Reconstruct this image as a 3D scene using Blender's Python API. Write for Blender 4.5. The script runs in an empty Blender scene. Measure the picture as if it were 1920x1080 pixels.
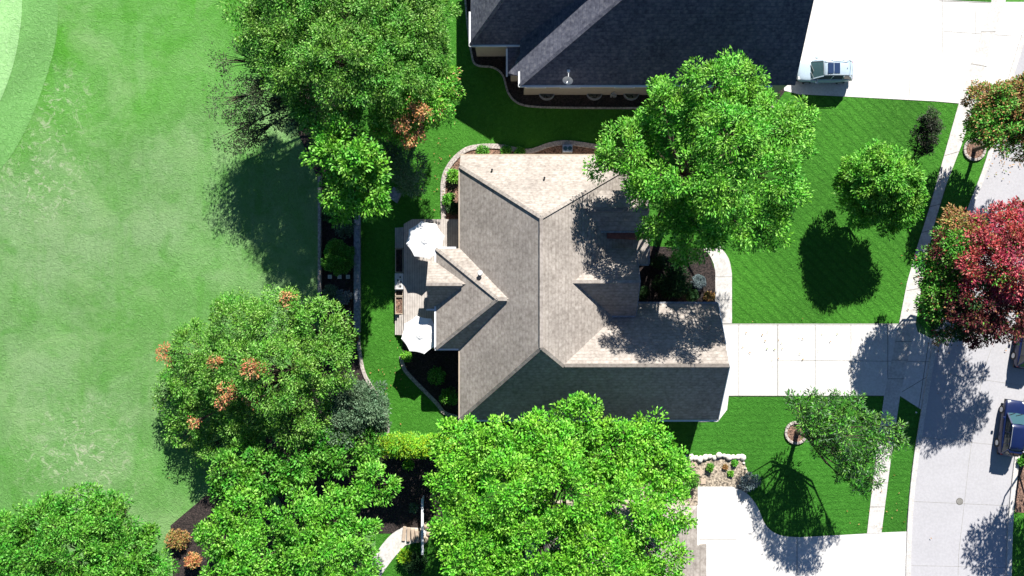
import bpy, bmesh, math, random
import numpy as np
from mathutils import Vector
R = math.radians
random.seed(4)
scene = bpy.context.scene
# ------------------------------------------------------------------ camera
H, F = 70.0, 1540.0            # metres above the ground; focal length in pixels of the 1920 wide photo
cam_d = bpy.data.cameras.new('camera'); cam = bpy.data.objects.new('camera', cam_d)
scene.collection.objects.link(cam); scene.camera = cam
cam.location = (0, 0, H); cam.rotation_euler = (0, 0, 0)
cam_d.sensor_width = 36; cam_d.lens = 36 * F / 1920; cam_d.clip_end = 2000
# ------------------------------------------------------------------ light
SUN_EL, SUN_AZ = R(35), R(15.5)
world = bpy.data.worlds.new('World'); scene.world = world; world.use_nodes = True
wn = world.node_tree.nodes; wl = world.node_tree.links
sky = wn.new('ShaderNodeTexSky'); sky.sky_type = 'NISHITA'; sky.sun_disc = False
sky.ozone_density = 4.0; sky.dust_density = 0; sky.air_density = .5; sky.sun_elevation = SUN_EL; sky.sun_rotation = SUN_AZ
bg = wn['Background']; bg.inputs['Strength'].default_value = 0.066
wl.new(sky.outputs[0], bg.inputs['Color'])
sd = bpy.data.lights.new('sun', 'SUN'); sd.energy = 5.0; sd.angle = R(0.5); sd.color = (1, 0.96, 0.90)
sun = bpy.data.objects.new('sun', sd); scene.collection.objects.link(sun)
sv = Vector((math.sin(SUN_AZ) * math.cos(SUN_EL), math.cos(SUN_AZ) * math.cos(SUN_EL), math.sin(SUN_EL)))
sun.rotation_euler = sv.to_track_quat('Z', 'Y').to_euler(); sun.location = (30, 60, 60)
scene.view_settings.view_transform = 'Standard'; scene.view_settings.look = 'None'
scene.view_settings.exposure = 1.15; scene.view_settings.gamma = 1
scene.render.engine = 'CYCLES'

# ------------------------------------------------------------------ helpers
def W(px, py, h=0.0):
    k = (H - h) / F
    return ((px - 960) * k, (540 - py) * k, h)

def link(o, parent=None):
    scene.collection.objects.link(o)
    if parent is not None: o.parent = parent
    return o

def tag(o, label=None, cat=None, group=None, kind=None):
    if label: o['label'] = label
    if cat: o['category'] = cat
    if group: o['group'] = group
    if kind: o['kind'] = kind
    return o

def empty(name, loc, label, cat, group=None, rz=0):
    o = bpy.data.objects.new(name, None); o.location = loc; o.rotation_euler = (0, 0, rz)
    o.empty_display_size = 0.5
    link(o); return tag(o, label, cat, group)

def copy_tree(o, parent=None):
    c = o.copy(); scene.collection.objects.link(c); c.parent = parent
    for ch in list(o.children): copy_tree(ch, c)
    return c

class MB:
    """collects faces, builds one mesh object"""
    def __init__(s): s.v = []; s.f = []; s.m = []
    def add(s, vs, fs, mi=0):
        b = len(s.v); s.v += [tuple(v) for v in vs]
        for f in fs: s.f.append(tuple(i + b for i in f)); s.m.append(mi)
        return s
    def box(s, x0, x1, y0, y1, z0, z1, mi=0):
        v = [(x0,y0,z0),(x1,y0,z0),(x1,y1,z0),(x0,y1,z0),(x0,y0,z1),(x1,y0,z1),(x1,y1,z1),(x0,y1,z1)]
        return s.add(v, [(3,2,1,0),(4,5,6,7),(0,1,5,4),(1,2,6,5),(2,3,7,6),(3,0,4,7)], mi)
    def bar(s, a, b, w, h, mi=0):
        a = Vector(a); b = Vector(b); d = (b - a).normalized()
        up = Vector((0,0,1)) if abs(d.z) < .95 else Vector((1,0,0))
        sx = d.cross(up).normalized() * w / 2; sz = sx.cross(d).normalized() * h / 2
        v = [a-sx-sz, a+sx-sz, a+sx+sz, a-sx+sz, b-sx-sz, b+sx-sz, b+sx+sz, b-sx+sz]
        return s.add(v, [(0,1,2,3),(7,6,5,4),(0,4,5,1),(1,5,6,2),(2,6,7,3),(3,7,4,0)], mi)
    def tube(s, pts, rads, n=8, mi=0):
        rings = []; pts = [Vector(p) for p in pts]
        base = len(s.v)
        for i, p in enumerate(pts):
            d = (pts[min(i+1, len(pts)-1)] - pts[max(i-1, 0)]).normalized()
            u = d.orthogonal().normalized() if abs(d.z) < .9 else Vector((1,0,0))
            u = (u - d * u.dot(d)).normalized(); w = d.cross(u)
            for k in range(n):
                a = 2*math.pi*k/n
                s.v.append(tuple(p + (u*math.cos(a) + w*math.sin(a)) * rads[i]))
        for i in range(len(pts)-1):
            for k in range(n):
                a = base+i*n+k; b = base+i*n+(k+1)%n
                s.f.append((a, b, b+n, a+n)); s.m.append(mi)
        s.f.append(tuple(base+k for k in reversed(range(n)))); s.m.append(mi)
        e = base+(len(pts)-1)*n
        s.f.append(tuple(e+k for k in range(n))); s.m.append(mi)
        return s
    def cyl(s, c, r, z0, z1, n=24, mi=0, r1=None):
        r1 = r if r1 is None else r1
        return s.tube([(c[0],c[1],z0),(c[0],c[1],z1)], [r, r1], n, mi)
    def prism(s, pts, z0, z1, mi=0):
        n = len(pts); v = [(p[0],p[1],z0) for p in pts] + [(p[0],p[1],z1) for p in pts]
        fs = [tuple(range(n-1,-1,-1)), tuple(range(n,2*n))] + [(i,(i+1)%n,(i+1)%n+n,i+n) for i in range(n)]
        return s.add(v, fs, mi)
    def build(s, name, mats, parent=None, smooth=False, bevel=0, solid=0):
        me = bpy.data.meshes.new(name); me.from_pydata(s.v, [], s.f)
        if not isinstance(mats, (list, tuple)): mats = [mats]
        for m in mats: me.materials.append(m)
        me.polygons.foreach_set('material_index', s.m)
        if smooth: me.polygons.foreach_set('use_smooth', [True]*len(s.f))
        bm = bmesh.new(); bm.from_mesh(me)
        bmesh.ops.recalc_face_normals(bm, faces=bm.faces[:]) if not solid else None
        bm.to_mesh(me); bm.free()
        o = bpy.data.objects.new(name, me); link(o, parent)
        if solid:
            md = o.modifiers.new('t', 'SOLIDIFY'); md.thickness = solid; md.offset = -1
        if bevel:
            md = o.modifiers.new('b', 'BEVEL'); md.width = bevel; md.segments = 2; md.limit_method = 'ANGLE'
        return o

def spline(pts, n=6, closed=False):
    out = []; N = len(pts)
    rng = range(N if closed else N-1)
    for i in rng:
        p0 = pts[(i-1) % N] if closed or i > 0 else pts[i]
        p1 = pts[i]; p2 = pts[(i+1) % N]
        p3 = pts[(i+2) % N] if closed or i+2 < N else p2
        for k in range(n):
            t = k/n
            out.append(tuple(.5*((2*b)+(-a+c)*t+(2*a-5*b+4*c-d)*t*t+(-a+3*b-3*c+d)*t**3)
                             for a, b, c, d in zip(p0, p1, p2, p3)))
    if not closed: out.append(tuple(pts[-1]))
    return out

def sheet(name, pts, z, mat, depth=0.0, joints=None, jm=None, kind='structure'):
    """flat ground sheet from an outline (photo pixels on the ground)"""
    P = [W(*p[:2])[:2] for p in pts]
    bm = bmesh.new()
    vs = [bm.verts.new((x, y, z)) for x, y in P]
    f = bm.faces.new(vs); 
    if f.normal.z < 0 or True:
        bm.normal_update()
        if f.normal.z < 0: f.normal_flip()
    if depth:
        r = bmesh.ops.extrude_face_region(bm, geom=[f])
        lo = [v for v in r['geom'] if isinstance(v, bmesh.types.BMVert)]
        for v in lo: v.co.z -= depth
        bmesh.ops.recalc_face_normals(bm, faces=bm.faces[:])
    bmesh.ops.triangulate(bm, faces=[f for f in bm.faces if len(f.verts) > 4])
    me = bpy.data.meshes.new(name); bm.to_mesh(me); bm.free(); me.materials.append(mat)
    if joints:
        me.materials.append(jm or M['joint'])
        bm = bmesh.new(); bm.from_mesh(me)
        for a, b, w in joints:
            A = Vector(W(*a)); B = Vector(W(*b)); d = (B-A).normalized(); s = Vector((-d.y, d.x, 0))*w/2
            q = [A-s, B-s, B+s, A+s]
            ff = bm.faces.new([bm.verts.new((p.x, p.y, z+.004)) for p in q]); ff.material_index = 1
            ff.normal_update()
            if ff.normal.z < 0: ff.normal_flip()
        bm.to_mesh(me); bm.free()
    o = bpy.data.objects.new(name, me); link(o)
    if kind: o['kind'] = kind
    return o

def strip_mb(pts, w, z0, z1, mb=None, mi=0, rag=0.0):
    mb = mb or MB()
    P = [Vector(W(*p[:2])) for p in pts]; n = len(P); L = []; Rr = []
    for i, p in enumerate(P):
        d = (P[min(i+1, n-1)] - P[max(i-1, 0)]).normalized(); s = Vector((-d.y, d.x, 0)) * w/2
        L.append(p+s); Rr.append(p-s)
    v = [];
    for a, b in zip(L, Rr): v += [(a.x,a.y,z0),(b.x,b.y,z0),(b.x,b.y,z1),(a.x,a.y,z1)]
    fs = [(0,1,2,3)]
    for i in range(n-1):
        q = 4*i
        for k in range(4): fs.append((q+k, q+4+k, q+4+(k+1)%4, q+(k+1)%4))
    e = 4*(n-1); fs.append((e+3,e+2,e+1,e))
    return mb.add(v, fs, mi)

# ------------------------------------------------------------------ materials
M = {}
def nt(name):
    m = bpy.data.materials.new(name); m.use_nodes = True; M[name] = m
    t = m.node_tree; b = t.nodes['Principled BSDF']
    return m, t, b
def rgb(c): return (c[0], c[1], c[2], 1)
def noise(t, scale, detail=4, rough=.6, dist=0.0, vec=None):
    n = t.nodes.new('ShaderNodeTexNoise'); n.inputs['Scale'].default_value = scale
    n.inputs['Detail'].default_value = detail; n.inputs['Roughness'].default_value = rough
    n.inputs['Distortion'].default_value = dist
    t.links.new(vec or pos(t), n.inputs['Vector']); return n.outputs['Fac']
def pos(t):
    for n in t.nodes:
        if n.type == 'NEW_GEOMETRY': return n.outputs['Position']
    return t.nodes.new('ShaderNodeNewGeometry').outputs['Position']
def ramp(t, fac, stops):
    r = t.nodes.new('ShaderNodeValToRGB'); e = r.color_ramp.elements
    e[0].position = stops[0][0]; e[0].color = rgb(stops[0][1]) if not isinstance(stops[0][1], (int, float)) else rgb([stops[0][1]]*3)
    e[1].position = stops[-1][0]; e[1].color = rgb(stops[-1][1]) if not isinstance(stops[-1][1], (int, float)) else rgb([stops[-1][1]]*3)
    for p, c in stops[1:-1]:
        k = e.new(p); k.color = rgb(c) if not isinstance(c, (int, float)) else rgb([c]*3)
    t.links.new(fac, r.inputs[0]); return r.outputs[0]
def mix(t, fac, a, b, mode='MIX'):
    n = t.nodes.new('ShaderNodeMix'); n.data_type = 'RGBA'; n.blend_type = mode
    for s, v in ((n.inputs[0], fac), (n.inputs[6], a), (n.inputs[7], b)):
        if isinstance(v, (int, float)): s.default_value = v
        elif isinstance(v, tuple): s.default_value = rgb(v)
        else: t.links.new(v, s)
    return n.outputs[2]
def bump(t, b, fac, strength, dist):
    n = t.nodes.new('ShaderNodeBump'); n.inputs['Strength'].default_value = strength
    n.inputs['Distance'].default_value = dist
    t.links.new(fac, n.inputs['Height']); t.links.new(n.outputs[0], b.inputs['Normal'])
def simple(name, col, rough=.7, var=.25, scale=3.0, metal=0, bumps=0, bd=.02, fine=None):
    m, t, b = nt(name); b.inputs['Roughness'].default_value = rough; b.inputs['Metallic'].default_value = metal
    n = noise(t, scale, 5)
    lo = tuple(c*(1-var) for c in col); hi = tuple(min(.95, c*(1+var)) for c in col)
    c = ramp(t, n, [(.3, lo), (.7, hi)])
    if fine:
        c = mix(t, fine[1], c, ramp(t, noise(t, fine[0], 2), [(.35, 0.0), (.65, 1.0)]), 'OVERLAY')
    t.links.new(c, b.inputs['Base Color'])
    if bumps: bump(t, b, noise(t, fine[0] if fine else scale*6, 3), bumps, bd)
    return m

def grass_mat(name, dark, mid, light, stripes=None, patches=None, patch_scale=.05):
    m, t, b = nt(name); b.inputs['Roughness'].default_value = .85
    b.inputs['Specular IOR Level'].default_value = .15
    big = noise(t, .09, 5, .6, .6)
    fine = noise(t, 4.2, 3, .75, 1.2)
    c = ramp(t, big, [(.3, tuple(.75*x for x in mid)), (.5, mid), (.72, tuple(1.3*x for x in mid))])
    if patches:
        pf = ramp(t, noise(t, patch_scale, 6, .68, .3), [(.46, 0.0), (.62, .75)])
        c = mix(t, pf, c, patches)
        pf2 = ramp(t, noise(t, .35, 6, .75, .5), [(.60, 0.0), (.74, .7)])
        pf2 = mix(t, 1.0, pf2, pf, 'MULTIPLY')
        c = mix(t, pf2, c, tuple(1.7*x for x in patches))
    d1 = ramp(t, fine, [(.34, 1.0), (.52, 0.0)]); l1 = ramp(t, fine, [(.52, 0.0), (.68, .7)])
    c = mix(t, d1, c, mix(t, .45, c, dark)); c = mix(t, l1, c, mix(t, .5, c, light))
    if name == 'field_grass':
        s2 = t.nodes.new('ShaderNodeSeparateXYZ'); t.links.new(pos(t), s2.inputs[0])
        mr = t.nodes.new('ShaderNodeMapRange'); mr.inputs[1].default_value = 22; mr.inputs[2].default_value = 6
        t.links.new(s2.outputs[1], mr.inputs[0])
        ad = t.nodes.new('ShaderNodeMath'); ad.operation = 'ADD'; ad.use_clamp = True
        n2 = t.nodes.new('ShaderNodeMath'); n2.operation = 'MULTIPLY_ADD'; n2.inputs[1].default_value = 1.4; n2.inputs[2].default_value = -.7
        t.links.new(noise(t, .16, 4), n2.inputs[0]); t.links.new(n2.outputs[0], ad.inputs[0]); t.links.new(mr.outputs[0], ad.inputs[1])
        c = mix(t, ad.outputs[0], mix(t, .45, c, (.06,.29,.006)), mix(t, .3, c, (.16,.26,.11)))
        mp = t.nodes.new('ShaderNodeMapping'); mp.inputs['Rotation'].default_value = (0, 0, R(-16)); mp.inputs['Scale'].default_value = (.5, .07, 1)
        t.links.new(pos(t), mp.inputs['Vector'])
        st = noise(t, 1.0, 5, .65, .2, mp.outputs[0])
        c = mix(t, ramp(t, st, [(.56, 0.0), (.74, .55)]), c, (.06,.22,.02))
        c = mix(t, ramp(t, st, [(.28, .25), (.42, 0.0)]), c, (.20,.36,.15))
        c = mix(t, ramp(t, noise(t, .12, 6, .7, .8), [(.50, 0.0), (.66, .5)]), c, (.21,.34,.14))
        c = mix(t, ramp(t, noise(t, .5, 6, .7, .5), [(.50, 0.0), (.68, .45)]), c, (.045,.20,.015))
        wp = noise(t, 1.1, 7, .8, 1.0); wm = None
        for (cx_, cy_), rr_ in (((W(75,330)[:2]), 6.0), ((W(150,860)[:2]), 7.0), ((W(110,190)[:2]), 4.0)):
            vd = t.nodes.new('ShaderNodeVectorMath'); vd.operation = 'DISTANCE'; vd.inputs[1].default_value = (cx_, cy_, 0)
            t.links.new(pos(t), vd.inputs[0])
            m2 = t.nodes.new('ShaderNodeMapRange'); m2.inputs[1].default_value = 0; m2.inputs[2].default_value = rr_; m2.inputs[3].default_value = 1; m2.inputs[4].default_value = 0
            t.links.new(vd.outputs['Value'], m2.inputs[0])
            wm = m2.outputs[0] if wm is None else mix(t, 1.0, wm, m2.outputs[0], 'ADD')
        c = mix(t, mix(t, 1.0, ramp(t, wp, [(.52, 0.0), (.62, .75)]), wm, 'MULTIPLY'), c, (.44,.46,.33))
    if stripes:
        ang, sc, amt = stripes
        mp = t.nodes.new('ShaderNodeMapping'); mp.inputs['Rotation'].default_value = (0, 0, ang)
        t.links.new(pos(t), mp.inputs['Vector'])
        wv = t.nodes.new('ShaderNodeTexWave'); wv.inputs['Scale'].default_value = sc
        wv.inputs['Distortion'].default_value = 2.2; wv.inputs['Detail'].default_value = 2
        t.links.new(mp.outputs[0], wv.inputs['Vector'])
        c = mix(t, ramp(t, wv.outputs['Fac'], [(.0, amt), (.3, 0.0)]), c, dark)
    t.links.new(c, b.inputs['Base Color'])
    bump(t, b, fine, .9, .12)
    return m

grass_mat('field_grass', (.03,.11,.01), (.082,.245,.042), (.21,.41,.14), None, (.21,.32,.16), .06)
grass_mat('green_grass', (.15,.34,.09), (.26,.48,.19), (.38,.58,.29))
grass_mat('fringe_grass', (.08,.21,.04), (.14,.33,.09), (.25,.45,.17))
grass_mat('lawn_grass', (.012,.07,.004), (.042,.17,.014), (.11,.31,.05))
grass_mat('front_grass', (.012,.07,.004), (.042,.17,.014), (.11,.30,.045), (R(-45), .45, .38))
grass_mat('low_grass', (.012,.07,.004), (.036,.155,.014), (.09,.28,.04), (R(90), .55, .25))
simple('concrete', (.60,.585,.56), .85, .06, .6, bumps=.15, fine=(6, .12))
simple('path_concrete', (.52,.50,.47), .85, .1, 1.2, bumps=.2, fine=(6, .15))
simple('street_concrete', (.395,.39,.405), .85, .04, .35, bumps=.08, fine=(5, .05))
simple('joint', (.12,.115,.10), .9, .2, 5)
simple('crack', (.28,.27,.25), .9, .2, 5)
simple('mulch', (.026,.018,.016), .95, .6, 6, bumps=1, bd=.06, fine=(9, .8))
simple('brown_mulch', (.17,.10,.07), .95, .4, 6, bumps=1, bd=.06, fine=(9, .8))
simple('pebbles', (.30,.25,.19), .9, .3, 5, bumps=1, bd=.05, fine=(7, .7))
simple('edging', (.36,.32,.29), .85, .2, 4, bumps=.4, fine=(7, .4))
simple('grey_wall', (.22,.24,.27), .8, .2, 3, bumps=.3, fine=(5, .3))
simple('boulder', (.62,.58,.52), .8, .2, 3, bumps=.6, bd=.05)
simple('flagstone', (.42,.33,.25), .8, .2, 2, bumps=.3)
simple('bark', (.09,.065,.045), .9, .4, 8, bumps=1, bd=.03)
simple('trim_white', (.70,.72,.74), .5, .04, 2)
simple('siding', (.34,.30,.24), .7, .08, 3)
simple('siding_tan', (.40,.33,.25), .7, .08, 3)
simple('brick', (.22,.08,.055), .85, .35, 7, bumps=.4)
simple('canvas', (.86,.86,.85), .9, .02, 3)
simple('metal_dark', (.05,.05,.055), .4, .1, 5, metal=.8)
simple('metal_grey', (.45,.47,.5), .4, .1, 5, metal=.6)
simple('rubber', (.02,.02,.02), .8, .2, 8)
simple('plastic_black', (.02,.021,.023), .5, .1, 6)
simple('car_white', (.40,.50,.58), .3, .02, 2)
simple('car_blue', (.006,.014,.065), .3, .1, 2)
simple('pot_blue', (.25,.35,.42), .4, .1, 4)
simple('terracotta', (.45,.2,.11), .8, .15, 5)
simple('lamp_clear', (.75,.78,.8), .15, .02, 2)
simple('lamp_red', (.4,.02,.015), .25, .05, 2)
m, t, b = nt('glass'); b.inputs['Base Color'].default_value = (.03,.045,.05,1); b.inputs['Roughness'].default_value = .06
b.inputs['Specular IOR Level'].default_value = .8
m, t, b = nt('sunroof_glass'); b.inputs['Base Color'].default_value = (.02,.04,.10,1); b.inputs['Roughness'].default_value = .2
m, t, b = nt('windscreen'); b.inputs['Base Color'].default_value = (.035,.085,.10,1); b.inputs['Roughness'].default_value = .15

def shingle(name, lo, mid, hi):
    m, t, b = nt(name); b.inputs['Roughness'].default_value = .95; b.inputs['Specular IOR Level'].default_value = .1
    p = pos(t)
    sp = t.nodes.new('ShaderNodeSeparateXYZ'); t.links.new(p, sp.inputs[0])
    # courses run level round the roof, tabs differ along them
    w = t.nodes.new('ShaderNodeMath'); w.operation = 'MULTIPLY'; w.inputs[1].default_value = 1/.17
    t.links.new(sp.outputs[2], w.inputs[0])
    fl = t.nodes.new('ShaderNodeMath'); fl.operation = 'FLOOR'; t.links.new(w.outputs[0], fl.inputs[0])
    fr = t.nodes.new('ShaderNodeMath'); fr.operation = 'FRACT'; t.links.new(w.outputs[0], fr.inputs[0])
    cb = t.nodes.new('ShaderNodeCombineXYZ')
    sc = t.nodes.new('ShaderNodeVectorMath'); sc.operation = 'MULTIPLY'; sc.inputs[1].default_value = (3.2, 3.2, 0)
    t.links.new(p, sc.inputs[0])
    m3 = t.nodes.new('ShaderNodeMath'); m3.operation = 'MULTIPLY'; m3.inputs[1].default_value = 7.31
    t.links.new(fl.outputs[0], m3.inputs[0]); t.links.new(m3.outputs[0], cb.inputs[2])
    ad = t.nodes.new('ShaderNodeVectorMath'); ad.operation = 'ADD'
    t.links.new(sc.outputs[0], ad.inputs[0]); t.links.new(cb.outputs[0], ad.inputs[1])
    tab = noise(t, 1.0, 2, .6, 0, ad.outputs[0])
    c = ramp(t, tab, [(.28, lo), (.5, mid), (.72, hi)])
    big = noise(t, .35, 4)
    c = mix(t, .25, c, ramp(t, big, [(.35, .25), (.65, .75)]), 'OVERLAY')
    edge = ramp(t, fr.outputs[0], [(.0, .45), (.18, 0.0)])
    c = mix(t, edge, c, tuple(.45*x for x in lo))
    t.links.new(c, b.inputs['Base Color'])
    bump(t, b, mix(t, .5, tab, fr.outputs[0]), .5, .03)
    return m
shingle('shingle_tan', (.215,.188,.165), (.30,.268,.238), (.375,.34,.305))
shingle('shingle_dark', (.058,.062,.085), (.098,.104,.135), (.155,.158,.185))

m, t, b = nt('deck_board'); b.inputs['Roughness'].default_value = .8
sp = t.nodes.new('ShaderNodeSeparateXYZ'); t.links.new(pos(t), sp.inputs[0])
w = t.nodes.new('ShaderNodeMath'); w.operation = 'MULTIPLY'; w.inputs[1].default_value = 1/.2; t.links.new(sp.outputs[0], w.inputs[0])
fr = t.nodes.new('ShaderNodeMath'); fr.operation = 'FRACT'; t.links.new(w.outputs[0], fr.inputs[0])
c = ramp(t, noise(t, 2.5, 3), [(.3, (.36,.32,.29)), (.7, (.50,.46,.42))])
c = mix(t, ramp(t, fr.outputs[0], [(.0, .85), (.22, 0.0)]), c, (.10,.09,.085)); t.links.new(c, b.inputs['Base Color'])

def leaf_mat(name, cols, trans=.25):
    m, t, b = nt(name); b.inputs['Roughness'].default_value = .55
    b.inputs['Specular IOR Level'].default_value = .25
    pos(t)
    g = [n for n in t.nodes if n.type == 'NEW_GEOMETRY'][0]
    n = len(cols)
    c = ramp(t, g.outputs['Random Per Island'], [(i/(n-1), cc) for i, cc in enumerate(cols)])
    big = ramp(t, noise(t, .45, 3), [(.35, .35), (.65, .68)])
    c = mix(t, .5, c, big, 'OVERLAY')
    hue = t.nodes.new('ShaderNodeHueSaturation'); hm = t.nodes.new('ShaderNodeMapRange'); hm.inputs[1].default_value = .3; hm.inputs[2].default_value = .7; hm.inputs[3].default_value = .478; hm.inputs[4].default_value = .522
    t.links.new(noise(t, .8, 4), hm.inputs[0]); t.links.new(hm.outputs[0], hue.inputs['Hue']); t.links.new(c, hue.inputs['Color']); c = hue.outputs[0]
    t.links.new(c, b.inputs['Base Color'])
    tr = t.nodes.new('ShaderNodeBsdfTranslucent'); t.links.new(c, tr.inputs['Color'])
    ms = t.nodes.new('ShaderNodeMixShader'); ms.inputs[0].default_value = trans
    t.links.new(b.outputs[0], ms.inputs[1]); t.links.new(tr.outputs[0], ms.inputs[2])
    t.links.new(ms.outputs[0], t.nodes['Material Output'].inputs['Surface'])
    return m
leaf_mat('leaf_bright', [(.03,.12,.008), (.085,.33,.015), (.15,.47,.03), (.32,.64,.13)])
leaf_mat('leaf_lime', [(.035,.13,.008), (.10,.38,.014), (.17,.52,.028), (.34,.68,.11)])
leaf_mat('leaf_mid', [(.025,.085,.008), (.06,.25,.014), (.10,.37,.028), (.24,.50,.10)])
leaf_mat('leaf_fine', [(.03,.09,.008), (.085,.275,.018), (.15,.40,.04), (.33,.56,.16)])
leaf_mat('leaf_dull', [(.03,.05,.02), (.05,.085,.035), (.08,.10,.05), (.12,.16,.09)])
leaf_mat('leaf_dark', [(.012,.04,.01), (.022,.075,.015), (.04,.11,.03), (.07,.15,.05)])
leaf_mat('leaf_grey', [(.05,.10,.045), (.085,.16,.075), (.12,.21,.11), (.2,.3,.18)])
leaf_mat('leaf_orange', [(.34,.13,.04), (.62,.24,.10), (.75,.36,.20), (.20,.36,.08)])
leaf_mat('leaf_rust', [(.16,.12,.02), (.42,.22,.07), (.50,.26,.13), (.16,.30,.05)])
leaf_mat('leaf_shadow', [(.006,.016,.006), (.012,.03,.01), (.03,.03,.02), (.05,.05,.035)], .1)  # cast shadow painted into the leaf colour of the small tree by the pavement
leaf_mat('leaf_red', [(.16,.012,.018), (.36,.03,.045), (.50,.07,.085), (.58,.20,.18)])
leaf_mat('leaf_maroon', [(.05,.008,.01), (.12,.02,.028), (.17,.035,.04), (.10,.07,.03)])
leaf_mat('leaf_yellow', [(.12,.36,.015), (.22,.48,.02), (.40,.50,.02), (.14,.44,.04)])
leaf_mat('leaf_blue', [(.10,.14,.15), (.17,.23,.25), (.22,.28,.31), (.12,.18,.15)])

# ------------------------------------------------------------------ foliage
rng = np.random.default_rng(11)
def unit(a): return a / (np.linalg.norm(a, axis=1, keepdims=True) + 1e-9)
def foliage(name, lobes, mats, parent, ll=.34, lw=.16, dens=1.0, clump=.85, flat=.7, spread=1.0, mixp=0.0):
    """lobes: (centre xyz, radius, material index); leaf sized faces in clumps over every lobe"""
    Vs = []; Ms = []; cl = []
    for lb in lobes:
        c, r, mi = lb[:3]; ld = lb[3] if len(lb) > 3 else 1.0
        cr = min(clump, r*.55)
        nc = max(5, int(3.4 * r*r / (cr*cr) * 1.25))
        d = rng.normal(size=(nc*2, 3)); d = unit(d); d = d[d[:, 2] > -.45][:nc]; nc = len(d)
        rad = r * (1.02 - .5 * rng.random(nc)**2.0)
        P = np.array(c) + d * rad[:, None] * np.array([1, 1, flat])
        per = int(max(8, dens * 2.6 * 3.2 * cr*cr / (ll*lw*.55) ))
        per = max(8, int(per*.45*ld))
        s = cr * (.6 + .6*rng.random(nc))
        o = unit(rng.normal(size=(nc, per, 3)).reshape(-1, 3)).reshape(nc, per, 3)
        q = rng.random((nc, per, 1))**.45
        off = o*q*s[:, None, None]*np.array([1, 1, .6])*spread
        pts = (P[:, None, :] + off).reshape(-1, 3)
        out = np.repeat(d, per, axis=0)
        dirs = unit(o.reshape(-1, 3)*np.array([1, 1, .5]) + .45*out + rng.normal(size=out.shape)*.35)
        nr = unit(np.array([0, 0, 1.0]) + .6*out + .45*o.reshape(-1, 3) + rng.normal(size=out.shape)*.45)
        side = unit(np.cross(dirs, nr)); nn = np.cross(side, dirs)
        N = len(pts); L = (ll*(.6+.7*rng.random(N)))[:, None]; Wd = (lw*(.6+.7*rng.random(N)))[:, None]/2
        a = pts; tip = pts + dirs*L - np.array([0, 0, .15])*L
        l_ = pts + dirs*L*.45 + side*Wd + nn*Wd*.4; r_ = pts + dirs*L*.45 - side*Wd + nn*Wd*.4
        Vs.append(np.stack([a, l_, tip, r_], axis=1).reshape(-1, 3)); mm_ = np.full(N, mi, dtype=np.int32)
        if mixp:
            cm = np.where(rng.random(nc) < mixp*.6, rng.integers(0, len(mats), nc), mi)
            mm_ = np.repeat(cm, per).astype(np.int32)
            sw = rng.random(N) < mixp; mm_[sw] = rng.integers(0, len(mats), int(sw.sum()))
        Ms.append(mm_)
        cl.append((c, P))
    V = np.concatenate(Vs).astype(np.float32); Mi = np.concatenate(Ms); N = len(Mi)
    if parent is not None: V -= np.array(parent.location, dtype=np.float32)
    me = bpy.data.meshes.new(name)
    me.vertices.add(len(V)); me.vertices.foreach_set('co', V.ravel())
    me.loops.add(4*N); me.loops.foreach_set('vertex_index', np.arange(4*N, dtype=np.int32))
    me.polygons.add(N); me.polygons.foreach_set('loop_start', np.arange(0, 4*N, 4, dtype=np.int32))
    me.polygons.foreach_set('loop_total', np.full(N, 4, dtype=np.int32))
    for mm in mats: me.materials.append(M[mm])
    me.polygons.foreach_set('material_index', Mi)
    me.update(calc_edges=True)
    o = bpy.data.objects.new(name, me); link(o, parent)
    global LEAVES
    LEAVES += N
    return o, cl
LEAVES = 0

def tree(name, label, cat, base, lobes, mats, trunk_r=.28, group=None, **kw):
    """lobes in photo pixels: (px, py, radius px, height of the lobe centre, material index)"""
    bx, by, _ = W(*base)
    root = empty(name, (bx, by, 0), label, cat, group)
    LB = []
    for l in lobes:
        mi = l[4] if len(l) > 4 else 0
        LB.append((W(l[0], l[1], l[3]), l[2]*(H-l[3])/F, mi, l[5] if len(l) > 5 else 1.0))
    cr, cl = foliage('crown', LB, mats, root, **kw)
    tb = MB(); O = Vector((bx, by, 0)); hmax = max(l[3] for l in lobes)
    fork = Vector((0, 0, hmax*.32))
    tb.tube([(0,0,-.1), (0,0,.25), tuple(fork*.5+Vector((.06,.04,0))), tuple(fork)], [trunk_r*1.5, trunk_r*1.05, trunk_r*.9, trunk_r*.8], 10)
    for c, P in cl:
        e = Vector(c) - O - Vector((0, 0, .2)); mid = fork.lerp(e, .5) + Vector((random.uniform(-.3,.3), random.uniform(-.3,.3), -.12*e.z))
        rr = trunk_r*random.uniform(.35, .5)
        tb.tube([tuple(fork-Vector((0,0,.2))), tuple(mid), tuple(e)], [rr, rr*.65, rr*.3], 6)
        for k in range(0, min(len(P), 14)):
            q = Vector(P[k]) - O
            tb.tube([tuple(e.lerp(mid, .3)), tuple(e.lerp(q, .5)+Vector((0,0,.1))), tuple(q)], [rr*.25, rr*.16, rr*.07], 4)
    tb.build('trunk', M['bark'], root, smooth=True)
    return root

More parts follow.
